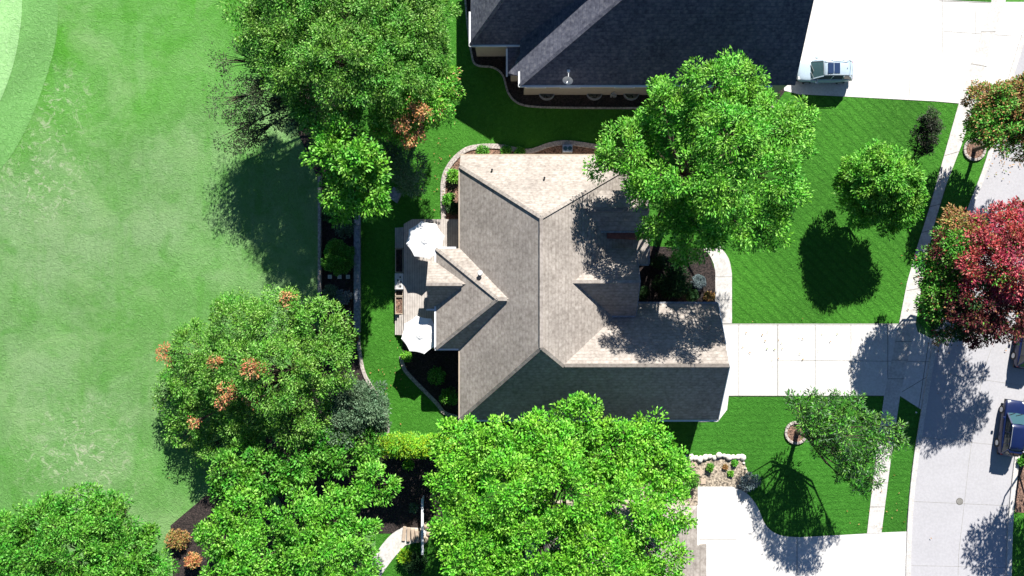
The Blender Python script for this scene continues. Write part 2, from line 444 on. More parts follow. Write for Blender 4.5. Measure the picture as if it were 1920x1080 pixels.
def shrub(name, label, cat, px, py, rpx, h, mat, group=None, ll=.16, lw=.08, dens=1.0, clump=.3, n=4, flat=.75):
    x, y, _ = W(px, py, h*.5); r = rpx*(H-h*.5)/F
    root = empty(name, (x, y, 0.05), label, cat, group)
    L = [((x, y, h*.5), r*.8, 0)]
    for k in range(n):
        a = 2*math.pi*k/n + random.random(); rr = r*random.uniform(.4, .55)
        L.append(((x+math.cos(a)*(r-rr), y+math.sin(a)*(r-rr), h*.5+random.uniform(-.1,.1)*h), rr, 0))
    foliage('foliage', L, [mat], root, ll=ll, lw=lw, dens=dens, clump=clump, flat=flat)
    sb = MB(); 
    for k in range(4):
        a = k*1.6; sb.tube([(0,0,-.1), (math.cos(a)*r*.3, math.sin(a)*r*.3, h*.3), (math.cos(a)*r*.5, math.sin(a)*r*.5, h*.55)], [.03,.02,.01], 5)
    sb.build('stem', M['bark'], root)
    return root

# ================================================================== GROUND
g = MB(); g.add([(-900,-900,0),(900,-900,0),(900,900,0),(-900,900,0)], [(0,1,2,3)])
tag(g.build('ground', M['field_grass']), kind='structure')
fr_o = spline([(-700,-300),(40,-300),(95,-120),(108,0),(104,80),(80,165),(45,250),(0,318),(-90,400),(-260,470),(-700,500)], 6)
sheet('green_fringe', fr_o, .02, M['fringe_grass'])
gr_o = spline([(-700,-280),(0,-280),(38,-120),(42,0),(36,70),(20,140),(-10,210),(-60,280),(-200,340),(-700,360)], 6)
sheet('putting_green', gr_o, .04, M['green_grass'])
sheet('lawn', [(672,-90),(1858,-90),(1858,8),(1797,195),(1718,465),(1685,608),(1656,742),(1625,1001),(1500,1300),(690,1300),(705,1000),(728,815),(722,775),(700,735),(680,690),(673,640)], .02, M['lawn_grass'])
sheet('front_lawn', [(1362,330),(1345,186),(1420,170),(1500,174),(1797,196),(1718,465),(1684,606),(1372,606),(1373,520),(1360,480)], .035, M['front_grass'])
sheet('lower_lawn', [(1273,745),(1657,745),(1625,999),(1500,1007),(1462,1003),(1436,985),(1420,950),(1400,925),(1393,850),(1200,850),(1200,790)], .035, M['low_grass'])
# street, kerbs, pavement
st = [(1990,-120),(1935,20),(1895,150),(1855,300),(1818,400),(1785,510),(1757,640),(1735,768),(1718,880),(1708,1000),(1704,1200)]
stR = [(2180,-120),(2120,100),(2075,220),(2020,400),(1975,540),(1940,660),(1912,780),(1896,900),(1888,1000),(1884,1200)]
sheet('street', st + stR[::-1], .03, M['street_concrete'],
      joints=[((1842,700),(1817,860),.03),((1817,860),(1797,1040),.03),((1797,1040),(1793,1200),.03),((1858,655),(1842,700),.03),((1712,940),(1890,948),.03),((1765,700),(1925,724),.03),((1790,560),(1960,590),.03),((1728,820),(1905,838),.03),((1706,1060),(1888,1064),.03)], jm=M['crack'])
def kerb(name, pts, w=.42):
    o = strip_mb(spline(pts, 4), w, 0, .13).build(name, M['path_concrete'], bevel=.03); tag(o, kind='structure')
kerb('kerb', [(1990,-120),(1935,20),(1893,150),(1852,300),(1815,400),(1782,510),(1753,640),(1731,768),(1714,880),(1704,1000),(1700,1200)])
kerb('kerb', [(2186,-120),(2126,100),(2081,220),(2026,400),(1981,540),(1946,660),(1918,780),(1901,900),(1893,1000),(1889,1200)])
sheet('verge', [(1893,150),(1824,204),(1803,270),(1750,424),(1717,600),(1757,640),(1785,510),(1818,400),(1855,300)], .045, M['lawn_grass'])
sheet('verge', [(1687,744),(1726,770),(1708,880),(1697,1000),(1652,998)], .045, M['low_grass'])
sheet('far_verge', [(2190,-120),(2126,100),(2081,220),(2026,400),(1981,540),(1946,660),(1918,780),(1901,900),(1893,1000),(1889,1200),(2700,1200),(2700,-120)], .045, M['lawn_grass'])
sheet('mulch_bed', [(1908,872),(1904,900),(1902,960),(1925,962),(1960,930),(1960,872)], .06, M['brown_mulch'])
sheet('pavement', [(1859,-60),(1885,-60),(1885,2),(1862,70),(1826,195),(1803,270),(1772,350),(1750,424),(1730,520),(1716,607),(1687,742),(1670,860),(1652,1000),(1625,1000),(1640,870),(1657,742),(1685,607),(1700,530),(1718,465),(1742,390),(1770,290),(1797,194),(1830,90),(1859,4)], .07, M['path_concrete'],
      joints=[((1770,292),(1799,284),.04),((1757,340),(1783,325),.04),((1742,388),(1765,382),.04),((1728,436),(1750,430),.04),((1712,490),(1738,484),.04),((1699,545),(1727,540),.04),
              ((1678,640),(1709,640),.04),((1671,675),(1702,675),.04),((1664,710),(1694,710),.04),((1652,780),(1682,780),.04),((1647,820),(1676,820),.04),((1643,860),(1671,860),.04),((1636,905),(1665,905),.04),((1630,950),(1659,950),.04),
              ((1819,120),(1849,125),.04),((1838,60),(1866,60),.04),((1805,170),(1833,172),.04)])
# driveways
sheet('driveway', [(1349,607),(1685,607),(1716,607),(1720,622),(1757,640),(1731,768),(1727,768),(1687,742),(1657,742),(1366,742),(1363,768),(1346,790),(1310,791),(1310,740),(1345,690)], .06, M['concrete'],
      joints=[((1385,608),(1385,742),.04),((1458,608),(1458,742),.06),((1528,608),(1528,742),.04),((1595,608),(1595,742),.04),((1664,608),(1664,742),.05),((1458,675),(1745,678),.03),((1366,742),(1657,742),.05),((1350,609),(1684,609),.05),((1690,735),(1740,705),.04),((1740,645),(1722,765),.05)])
sheet('driveway', [(1470,-60),(1860,-60),(1860,4),(1930,4),(1975,-60),(2000,-120),(1937,20),(1893,150),(1880,190),(1797,194),(1750,190),(1580,181),(1497,177),(1470,170)], .055, M['concrete'],
      joints=[((1704,125),(1704,185),.03),((1766,-40),(1766,100),.03),((1768,59),(1900,68),.03),((1828,20),(1828,64),.03),((1760,2),(1860,6),.05)])
sheet('verge', [(1755,-60),(1858,-60),(1858,4),(1810,2),(1755,-1)], .075, M['lawn_grass'])
sheet('driveway', [(1308,912)] + spline([(1372,912),(1400,925),(1420,950),(1436,985),(1462,1003),(1500,1007)], 5) + [(1625,1000),(1652,998),(1704,996),(1702,1300),(1308,1300)], .055, M['concrete'],
      joints=[((1494,1008),(1494,1200),.05),((1380,1011),(1310,1011),.03)])
sheet('front_path', [(1341,606),(1341,510)] + spline([(1338,495),(1330,478),(1318,466)], 4) + spline([(1350,462),(1366,485),(1372,512)], 4) + [(1372,606)], .07, M['path_concrete'],
      joints=[((1341,519),(1372,519),.03),((1341,562),(1372,562),.03)])
# beds round the house
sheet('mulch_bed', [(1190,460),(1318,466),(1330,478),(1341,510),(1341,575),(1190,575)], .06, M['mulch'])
nb = spline([(832,412),(831,345),(842,312),(866,286),(892,276),(935,275),(990,284),(1030,272),(1062,268),(1110,274),(1180,285)], 5)
sheet('mulch_bed', nb + [(1180,320),(880,320),(880,412)], .05, M['brown_mulch'])
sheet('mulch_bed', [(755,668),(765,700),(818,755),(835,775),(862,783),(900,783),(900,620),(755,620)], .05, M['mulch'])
e = strip_mb(nb, .42, 0, .14).build('garden_edging', M['edging'], bevel=.02)
tag(e, 'pale curved concrete edging wrapping round the north bed of the tan roofed house', 'edging')
e = strip_mb(spline([(752,668),(757,688),(768,704),(818,755),(834,774),(862,783)], 5), .32, 0, .14).build('garden_edging', M['edging'], bevel=.02)
tag(e, 'grey diagonal edging below the lower white umbrella', 'edging')
nbb = spline([(868,-60),(876,40),(884,100),(893,122),(925,127),(943,142),(952,172),(966,190),(990,199),(1050,202),(1205,203),(1300,203),(1450,200)], 5)
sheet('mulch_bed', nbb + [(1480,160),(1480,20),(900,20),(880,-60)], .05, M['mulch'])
e = strip_mb(nbb, .16, 0, .12).build('garden_edging', M['edging'], bevel=.02)
tag(e, 'thin dark S shaped edging in the shade of the navy roofed house', 'edging')
# west garden
sheet('mulch_bed', [(602,340),(668,340),(670,625),(650,640),(602,620)], .05, M['mulch'])
w = MB(); w.box(*[0]*0 or (W(596,0)[0]+.12, W(604,0)[0], W(0,580)[1], W(0,330)[1], 0, .55)); 
o = w.build('garden_wall', M['edging'], bevel=.02); tag(o, 'thin pale upright border wall along the field side of the dark garden bed', 'wall')
w = MB(); x0 = W(667,0)[0]; x1 = W(677,0)[0]
w.box(x0, x1, W(0,622)[1], W(0,404)[1], 0, .6)
root = empty('retaining_wall', (0,0,0), 'blue grey stepped retaining wall between the dark bed and the back lawn', 'wall')
w.build('wall', M['grey_wall'], root, bevel=.02)
c = MB()
for k in range(11):
    yy = W(0,404)[1] - k*.9; c.box(x0-.04, x1+.04, max(yy-.88, W(0,622)[1]), yy, .604, .68)
c.build('coping', M['grey_wall'], root, bevel=.015)
e = strip_mb(spline([(672,622),(674,655),(683,700),(703,735),(722,770),(727,810),(718,830)], 5), .3, 0, .15).build('garden_edging', M['edging'], bevel=.02)
tag(e, 'pale curved edging where the back lawn meets the trees', 'edging')
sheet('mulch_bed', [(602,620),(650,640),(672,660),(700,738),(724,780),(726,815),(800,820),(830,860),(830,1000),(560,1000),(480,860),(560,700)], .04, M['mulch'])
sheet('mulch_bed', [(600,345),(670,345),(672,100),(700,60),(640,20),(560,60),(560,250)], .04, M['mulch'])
sheet('mulch_bed', [(320,985),(385,930),(420,900),(600,1000),(600,1200),(330,1200)], .035, M['mulch'])
sheet('garden_path', spline([(680,1090),(700,1045),(730,1005),(756,988)], 4) + [(800,990),(800,1012)] + spline([(760,1022),(735,1050),(705,1092)], 4), .07, M['path_concrete'])
sheet('gravel_bed', [(1283,858),(1393,858),(1400,880),(1412,905),(1400,925),(1372,912),(1308,912),(1283,900)], .05, M['pebbles'])
sheet('mulch_bed', [(1283,900),(1308,912),(1308,1022),(1326,1022),(1326,1200),(1200,1200),(1200,900)], .045, M['pebbles'])

# ================================================================== HOUSES
def slab(name, faces, mat, parent, thick=.2):
    """roof planes given as lists of points, joined into one thick mesh"""
    mb = MB(); idx = {}
    for f in faces:
        ii = []
        for p in f:
            k = tuple(round(a, 3) for a in p)
            if k not in idx: idx[k] = len(mb.v); mb.v.append(k)
            ii.append(idx[k])
        a, b_, c_ = (Vector(mb.v[i]) for i in ii[:3])
        if (b_-a).cross(c_-a).z < 0: ii.reverse()
        mb.f.append(tuple(ii)); mb.m.append(0)
    return mb.build(name, mat, parent, solid=thick)
def cap(parent, lines, mat):
    mb = MB()
    for a, b_ in lines:
        a = Vector(a)+Vector((0,0,.03)); b_ = Vector(b_)+Vector((0,0,.03)); mb.bar(a, b_, .26, .07)
    return mb.build('ridge_cap', mat, parent)
def gutter(parent, a, b_, mat='trim_white', w=.14):
    mb = MB(); mb.bar(a, b_, w, .13); return mb.build('gutter', M[mat], parent)
def window(parent, c, w, h, axis):
    """axis: outward direction 'x','-x','y','-y'"""
    d = {'x':(1,0),'-x':(-1,0),'y':(0,1),'-y':(0,-1)}[axis]
    f = MB(); g_ = MB()
    def bx(m, u0, u1, z0, z1, dep):
        if d[0]: xs = sorted((c[0], c[0]+d[0]*dep)); m.box(xs[0], xs[1], c[1]+u0, c[1]+u1, c[2]+z0, c[2]+z1)
        else: ys = sorted((c[1], c[1]+d[1]*dep)); m.box(c[0]+u0, c[0]+u1, ys[0], ys[1], c[2]+z0, c[2]+z1)
    bx(f, -w/2, w/2, -h/2, -h/2+.09, .07); bx(f, -w/2, w/2, h/2-.09, h/2, .07)
    bx(f, -w/2, -w/2+.09, -h/2+.09, h/2-.09, .07); bx(f, w/2-.09, w/2, -h/2+.09, h/2-.09, .07)
    bx(f, -.03, .03, -h/2+.09, h/2-.09, .05)
    fo = f.build('window', M['trim_white'], parent)
    bx(g_, -w/2+.09, w/2-.09, -h/2+.09, h/2-.09, .03); g_.build('pane', M['glass'], fo)

# ---- the tan roofed house in the middle
house = empty('house', (0,0,0), 'tan shingled hip roof house with a rear deck in the middle of the picture', 'house')
ST = M['shingle_tan']
RX, RN, RS, RH = 2.19, 5.25, -4.46, 8.7
WE, SE, EE, NE_ = -4.2, -10.59, 9.42, 10.85
main = slab('roof', [
    [(WE,9.77,4),(WE,SE,4),(RX,RS,RH),(RX,RN,RH)],
    [(WE,SE,4),(EE,SE,4),(RX,RS,RH)],
    [(EE,SE,4),(EE,9.77,4),(RX,RN,RH),(RX,RS,RH)],
    [(WE,9.77,4),(RX,RN,RH),(EE,9.77,4),(EE,NE_,2.88),(WE,NE_,2.88)]], ST, house)
cap(main, [((RX,RN,RH),(RX,RS,RH)),((WE,9.77,4),(RX,RN,RH)),((EE,9.77,4),(RX,RN,RH)),((WE,SE,4),(RX,RS,RH)),((3.95,-5.95,7.56),(RX,RS,RH))], ST)
gutter(house, (WE-.05,9.7,3.93), (WE-.05,SE,3.93), 'siding_tan', .1); gutter(house, (WE-.1,SE-.08,3.93), (16.5,SE-.08,3.93)); gutter(house, (WE-.1,NE_+.05,2.8), (EE,NE_+.05,2.8), 'siding_tan', .1)
# garage wing
GT = .764; GY = -5.88; GH = 4 + GT*(GY+10.58); GX = 16.52; GN = GY + (GH-4.05)/GT
gar = slab('roof', [[(3.2,-10.58,4),(GX,-10.58,4),(GX,GY,GH),(3.2,GY,GH)], [(3.2,GN,4.05),(3.2,GY,GH),(GX,GY,GH),(GX,GN,4.05)]], ST, house)
cap(gar, [((4.0,GY,GH),(GX,GY,GH))], ST)
gutter(house, (9.9,GN+.07,3.98), (GX,GN+.07,3.98), 'grey_wall')
rk = MB(); rk.bar((GX+.04,-10.6,3.93),(GX+.04,GY,GH-.07), .06,.2); rk.bar((GX+.04,GN,3.98),(GX+.04,GY,GH-.07), .06,.2); rk.build('rake_board', M['trim_white'], house)
# front gable wing
fy, fh, fe, fr_ = .49, 2.68, 5.0, 7.05
fg = slab('roof', [[(3.6,fy+fh,fe),(9.79,fy+fh,fe),(9.79,fy,fr_),(3.6,fy,fr_)], [(3.6,fy-fh,fe),(3.6,fy,fr_),(9.79,fy,fr_),(9.79,fy-fh,fe)]], ST, house)
cap(fg, [((4.4,fy,fr_),(9.79,fy,fr_))], ST)
gutter(house, (7.3,fy-fh-.06,4.93), (9.79,fy-fh-.06,4.93), 'grey_wall')
rk = MB(); rk.bar((9.83,fy-fh,4.93),(9.83,fy,6.97), .06,.18); rk.bar((9.83,fy+fh,4.93),(9.83,fy,6.97), .06,.18); rk.build('rake_board', M['grey_wall'], house)
# second front wing and low entry roof
ng = slab('roof', [[(4.8,4.47,5.6),(10.64,4.47,5.6),(10.64,6.07,6.4),(4.8,6.07,6.4)], [(4.8,6.07,6.4),(10.64,6.07,6.4),(10.64,7.67,5.6),(4.8,7.67,5.6)]], ST, house)
cap(ng, [((5.8,6.07,6.4),(10.64,6.07,6.4))], ST)
gutter(house, (6.9,4.4,5.53), (10.64,4.4,5.53), 'grey_wall')
slab('roof', [[(9.2,1.94,3.9),(11.05,1.94,3.35),(11.05,4.9,3.35),(9.2,4.9,3.9)]], ST, house)
gutter(house, (11.12,1.94,3.3), (11.12,4.9,3.3), 'grey_wall'); gutter(house, (9.3,1.87,3.8), (11.1,1.87,3.28), 'grey_wall', .1)
# rear bump-out: hip with a small gable
by, bh = -.85, 4.02
B0 = -6.1
ba = (-1.08, by, 6.9); bb = (.2, by, 6.9)
bo = slab('roof', [
    [(B0,by+bh,4.02),(B0,by-bh,4.02),ba],
    [(B0,by+bh,4.02),ba,bb,(.2,by+bh,4.02)],
    [(B0,by-bh,4.02),(.2,by-bh,4.02),bb,ba]], ST, house)
cap(bo, [((B0,by+bh,4.02),ba),((B0,by-bh,4.02),ba),(ba,(-.35,by,6.9))], ST)
gutter(house, (B0-.07,by-bh,3.95), (B0-.07,by+bh,3.95)); gutter(house, (B0-.1,by-bh-.07,3.95), (-4.3,by-bh-.07,3.95)); gutter(house, (B0-.1,by+bh+.07,3.95),(-4.5,by+bh+.07,3.95))
sy, sh = .3, 1.98
sg = slab('roof', [[(-6.74,sy+sh,3.85),(-4.2,sy+sh,3.85),(-2.9,sy,5.45),(-6.74,sy,5.45)], [(-6.74,sy-sh,3.85),(-6.74,sy,5.45),(-2.9,sy,5.45),(-4.2,sy-sh,3.85)]], ST, house)
cap(sg, [((-6.74,sy,5.45),(-3.9,sy,5.45))], ST)
gutter(house, (-6.9,sy-sh-.07,3.8), (-6.0,sy-sh-.07,3.8))
# walls
wl_ = MB()
wl_.box(WE+.4, EE-.4, SE+.4, 10.4, 0, 2.75); wl_.box(WE+.4, EE-.4, SE+.4, 9.4, 2.75, 3.85)
wl_.box(B0+.35, WE+.4, by-bh+.35, by+bh-.35, 0, 3.85)
wl_.box(-6.4, B0+.35, sy-sh+.3, sy+sh-.3, 0, 3.7)
wl_.add([(-6.4,sy-sh+.3,3.7),(-6.4,sy+sh-.3,3.7),(-6.4,sy,5.0),(-6.0,sy-sh+.3,3.7),(-6.0,sy+sh-.3,3.7),(-6.0,sy,5.0)], [(0,1,2),(3,5,4),(0,2,5,3),(1,4,5,2)])
wl_.build('wall', M['siding_tan'], house)
wg = MB(); wg.box(EE-.4, 16.2, -10.2, -1.7, 0, 3.8)
wg.add([(16.2,-10.2,3.8),(16.2,-1.7,3.8),(16.2,GY,GH-.35),(15.9,-10.2,3.8),(15.9,-1.7,3.8),(15.9,GY,GH-.35)], [(0,1,2),(3,5,4),(0,2,5,3),(1,4,5,2)])
wg.build('wall', M['siding_tan'], house)
wf = MB(); wf.box(7.0, 9.5, fy-fh+.3, fy+fh-.3, 0, 4.75)
wf.add([(9.5,fy-fh+.3,4.75),(9.5,fy+fh-.3,4.75),(9.5,fy,6.6),(9.2,fy-fh+.3,4.75),(9.2,fy+fh-.3,4.75),(9.2,fy,6.6)], [(0,1,2),(3,5,4),(0,2,5,3),(1,4,5,2)])
wf.box(7.5, 10.3, 3.9, 7.3, 0, 5.35); wf.build('wall', M['brick'], house)
window(house, (9.5,.49,2.2), 1.8, 1.6, 'x'); window(house, (9.5,.49,4.2), 1.2, .9, 'x'); window(house, (-6.4,.3,2.2), 2.0, 1.6, '-x')
window(house, (WE+.4,6.5,2.2), 1.6, 1.4, '-x'); window(house, (WE+.4,-8,2.2), 1.6, 1.4, '-x')
for xx in (-1.5, 3, 7): window(house, (xx,SE+.4,2.2), 1.4, 1.3, '-y')
for xx in (0, 5): window(house, (xx,10.4,1.8), 1.4, 1.2, 'y')
gd = MB()
for k in range(4): gd.box(16.2, 16.26, -8.6, -3.3, .05+k*.58, .05+k*.58+.56)
gd.build('garage_door', M['trim_white'], house, bevel=.02)
dr = MB(); dr.box(10.3, 10.36, 5.1, 6.1, .1, 2.2); dd = dr.build('door', M['brick'], house)
kb = MB(); kb.box(10.36, 10.42, 5.2, 5.26, 1.05, 1.15); kb.build('handle', M['metal_grey'], dd)
# vents
def vent(parent, p, r, h, capm='metal_grey'):
    v = MB(); v.cyl((p[0],p[1]), r, p[2]-.3, p[2]+h, 12); v.cyl((p[0],p[1]), r*1.5, p[2]+h-.05, p[2]+h+.18, 14, 1, r*1.1)
    return v.build('vent_pipe', [M['metal_dark'], M[capm]], parent, smooth=False)
vx, vy, vz = W(900, 512, 6.2); vent(main, (vx, vy, RH-.7355*(RX-vx)), .14, .75, 'trim_white')
for px_, py_ in ((922,315),(1021,333)):
    x, y, _ = W(px_, py_, 5.5); vent(main, (x, y, RH-1.04*(y-RN)), .06, .25, 'metal_dark')

# ---- the dark roofed neighbour
nbh = empty('house', (0,18,0), 'large house with navy grey roof and white gutters at the top edge', 'house')
O = Vector((0,18,0))
def rel(f): return [tuple(Vector(p)-O) for p in f]
SD = M['shingle_dark']
NE0 = 4.0; NS, NX0, NX1 = 16.29, .64, 22.75; NR = 26.5; NH = NE0 + .76*(NR-NS); wr = NX0 + (NH-NE0)/.55
nm = slab('roof', [rel(f) for f in (
    [(NX0,NS,NE0),(NX1,NS,NE0),(NX1,NR,NH),(wr,NR,NH)],
    [(NX0,NS,NE0),(wr,NR,NH),(NX0,2*NR-NS,NE0)],
    [(NX1,2*NR-NS,NE0),(NX0,2*NR-NS,NE0),(wr,NR,NH),(NX1,NR,NH)])], SD, nbh)
cap(nm, [tuple(rel([(NX0,NS,NE0),(wr,NR,NH)])), tuple(rel([(wr,NR,NH),(NX1,NR,NH)]))], SD)
e2 = 3.7; x2, y2 = -3.34, 19.63; r2 = 24.5; h2 = e2+1.0*(r2-y2); xr = x2 + (h2-e2)/1.02
n2 = slab('roof', [rel(f) for f in (
    [(x2,y2,e2),(12,y2,e2),(12,r2,h2),(xr,r2,h2)],
    [(x2,y2,e2),(xr,r2,h2),(x2,2*r2-y2,e2)],
    [(12,2*r2-y2,e2),(x2,2*r2-y2,e2),(xr,r2,h2),(12,r2,h2)])], SD, nbh)
cap(n2, [tuple(rel([(x2,y2,e2),(xr,r2,h2)]))], SD)
slab('roof', [rel([(-.37,17.4,2.7),(3,17.4,2.7),(3,19.7,3.62),(-.37,19.7,3.62)])], SD, nbh)
slab('roof', [rel([(-.3,17.4,3.48),(.66,17.0,4.0),(3.2,19.8,5.42),(1.3,19.8,4.36)])], SD, nbh, .1)
def rg(a, b_, **k): gutter(nbh, tuple(Vector(a)-O), tuple(Vector(b_)-O), **k)
rg((NX0-.1,NS-.07,3.94), (20.9,NS-.07,3.94)); rg((NX0-.07,NS-.1,3.94), (NX0-.07,17.4,3.94))
rg((x2-.1,y2-.07,3.64), (.86,y2-.07,3.64)); rg((x2-.07,y2-.1,3.64), (x2-.07,22.3,3.64)); rg((-.42,17.3,2.75), (-.42,19.4,3.45))
w = MB()
w.box(NX0+.36, NX1-.4, 16.45-18, 36-18, 0, 3.82); w.box(-3.0, NX0+.36, 19.72-18, 29-18, 0, 3.5); w.box(-.1, NX0+.36, 17.6-18, 19.72-18, 0, 2.55)
w.add([(NX1-.4,-1.55,3.82),(NX1-.4,18,3.82),(NX1-.4,NR-18,NH-.4),(NX1-.7,-1.55,3.82),(NX1-.7,18,3.82),(NX1-.7,NR-18,NH-.4)], [(0,1,2),(3,5,4),(0,2,5,3),(1,4,5,2)])
w.build('wall', M['siding'], nbh)
for xx in (1.95, 4.75, 9.2, 15.2): window(nbh, (xx, 16.45-18, 3.15), 1.7, 1.0, '-y')
gdn = MB()
for k in range(4): gdn.box(NX1-.4, NX1-.34, 1.5, 6.8, .05+k*.58, .05+k*.58+.56)
gdn.build('garage_door', M['trim_white'], nbh, bevel=.02)
for px_ in (1025,1114,1183):
    x, y, _ = W(px_, 177); ww = MB(); pts = []; n = 14
    for k in range(n+1):
        a = math.pi + math.pi*k/n; pts.append((x+math.cos(a)*.62, y+math.sin(a)*.5-18+.0))
    for a, b_ in zip(pts[:-1], pts[1:]): ww.bar((a[0],a[1],.25), (b_[0],b_[1],.25), .07, .5)
    ww.prism([(p[0],p[1]) for p in pts], .03, .1, 1)
    ww.build('window_well', [M['metal_grey'], M['pebbles']], nbh)
x, y, _ = W(1148,182); um = MB(); um.box(x-.2,x-.02,y-18-.05,y-18+.3,0,.9); um.box(x+.05,x+.3,y-18-.05,y-18+.25,0,.6); um.tube([(x,y-18+.1,.9),(x,y-18+.1,1.4)],[.05,.05],8)
um.build('utility_meter', M['metal_grey'], nbh, bevel=.02)
# satellite dish
x, y, z = W(1066,146,4.8); z = NE0+.76*(y-NS); dish = MB(); dx, dy = x, y-18
dish.tube([(dx,dy,z-.1),(dx,dy,z+.5)], [.04,.04], 8)
n = 16; ring = []
c0 = Vector((dx-.05,dy-.15,z+.55)); nrm = Vector((-.2,-.8,.55)).normalized(); u = nrm.orthogonal().normalized(); v = nrm.cross(u)
vs = [tuple(c0)]; fs = []
for rr_, off in ((.22,.03),(.42,.11)):
    for k in range(n):
        a = 2*math.pi*k/n; vs.append(tuple(c0+(u*math.cos(a)+v*math.sin(a))*rr_+nrm*off))
for k in range(n): fs += [(0,1+k,1+(k+1)%n),(1+k,1+n+k,1+n+(k+1)%n,1+(k+1)%n)]
dish.add(vs, fs); dish.bar(tuple(c0), tuple(c0+nrm*.6+Vector((0,.1,0))), .05, .05); dish.box(dx-.12,dx+.12,dy+.45,dy+.65,z+.4,z+.55); dish.bar((dx,dy,z+.45),(dx,dy+.55,z+.5),.05,.05)
dish.build('satellite_dish', M['trim_white'], nm)

# ---- southern neighbour, mostly under the big tree
sth = empty('house', (9,-24,0), 'brown grey shingled roof showing beside the bottom driveway under the big tree', 'house')
mat_s = M['shingle_tan']
xe = W(1308,0,3.4)[0]; xe2 = W(1326,0,3.4)[0]; yt = W(0,948,3.4)[1]; ym = W(0,1022,3.4)[1]
rs = slab('roof', [[(p[0]-9,p[1]+24,p[2]) for p in f] for f in (
    [(xe,yt,3.4),(xe,-34,3.4),(xe-7,-34,7),(xe-7,yt-6,7)],
    [(xe,yt,3.4),(xe-7,yt-6,7),(xe-14,yt,3.4)],
    [(xe-14,yt,3.4),(xe-7,yt-6,7),(xe-7,-34,7),(xe-14,-34,3.4)])], mat_s, sth)
slab('roof', [[(p[0]-9,p[1]+24,p[2]) for p in ((xe2,ym,3.25),(xe2,-34,3.25),(xe-.5,-34,3.6),(xe-.5,ym,3.6))]], mat_s, sth)
gutter(sth, (xe+.05-9,yt+24,3.35), (xe+.05-9,ym+24,3.35)); gutter(sth, (xe2+.05-9,ym+24,3.2), (xe2+.05-9,-10,3.2))
w = MB(); w.box(xe-13.6-9, xe-.5-9, -10, yt-.4+24, 0, 3.25); w.build('wall', M['siding'], sth)
window(sth, (xe-.5-9, -1.2, 1.8), 1.4, 1.2, 'x')

# ================================================================== DECK
DZ = .9
dx0, dx1 = W(757,0,DZ)[0], W(860,0,DZ)[0]
def DP(px, py, z=DZ): return W(px, py, z)[:2]
deck = empty('deck', (W(800,520)[0], W(800,520)[1], 0), 'grey brown board deck with two flights of steps behind the tan roofed house', 'deck')
DO = Vector(deck.location)
def rl(p): return (p[0]-DO.x, p[1]-DO.y)
outline = [DP(757,420), DP(773,411), DP(862,411), DP(862,640), DP(800,650), DP(775,645), DP(757,628)]
d = MB(); d.prism([rl(p) for p in outline], DZ-.12, DZ); d.build('deck_floor', M['deck_board'], deck)
sk = MB(); sk.prism([rl(p) for p in [DP(760,424),DP(774,414),DP(858,414),DP(858,636),DP(800,646),DP(777,642),DP(760,626)]], 0, DZ-.13); sk.build('skirting', M['siding_tan'], deck)
for (ya, yb) in ((426,465),(590,628)):
    s = MB(); A = W(740,yb,.4); B_ = W(757,ya,.8)
    for k in range(4):
        xa = A[0] + (B_[0]-A[0])*k/4 - DO.x; xb = A[0] + (B_[0]-A[0])*(k+1)/4 - .03 - DO.x
        s.box(xa, xb, A[1]-DO.y, B_[1]-DO.y, 0, .18*(k+1)+.02)
    s.build('steps', M['deck_board'], deck, bevel=.01)
def planter(ya, yb, soil, label):
    A = W(741,yb,.6); B_ = W(756,ya,.6); cx, cy = (A[0]+B_[0])/2, (A[1]+B_[1])/2; hx, hy = (B_[0]-A[0])/2, (B_[1]-A[1])/2
    r_ = empty('planter_box', (cx,cy,0), label, 'planter')
    p = MB(); p.box(-hx,hx,-hy,-hy+.06,0,.62); p.box(-hx,hx,hy-.06,hy,0,.62); p.box(-hx,-hx+.06,-hy+.06,hy-.06,0,.62); p.box(hx-.06,hx,-hy+.06,hy-.06,0,.62)
    p.build('box', M['siding_tan'], r_); q = MB(); q.box(-hx+.06,hx-.06,-hy+.06,hy-.06,0,.5); q.build('soil', M[soil], r_)
planter(466, 511, 'mulch', 'dark soil planter box between the upper deck steps and the white cabinet')
planter(556, 589, 'brown_mulch', 'light brown mulch planter box above the lower deck steps')
planter(544, 555, 'mulch', 'short dark planter box just below the white cabinet on the deck edge')
A = W(741,542,.8); B_ = W(756,513,.8); cx, cy = (A[0]+B_[0])/2, (A[1]+B_[1])/2; hx, hy = (B_[0]-A[0])/2, (B_[1]-A[1])/2
gc = empty('outdoor_cabinet', (cx,cy,0), 'white topped cabinet with small black fittings on the west edge of the deck', 'cabinet')
p = MB(); p.box(-hx,hx,-hy,hy,0,.82); p.build('body', M['trim_white'], gc, bevel=.02)
p = MB(); p.box(-hx-.02,hx+.02,-hy-.02,hy+.02,.823,.87); p.build('top', M['concrete'], gc, bevel=.01)
for k, (ax, ay) in enumerate(((.1,.35),(.15,-.05),(-.1,.1),(.1,-.4))):
    p = MB(); p.cyl((ax,ay), .07, .87, .93, 12); p.build('fitting', M['plastic_black'], gc)

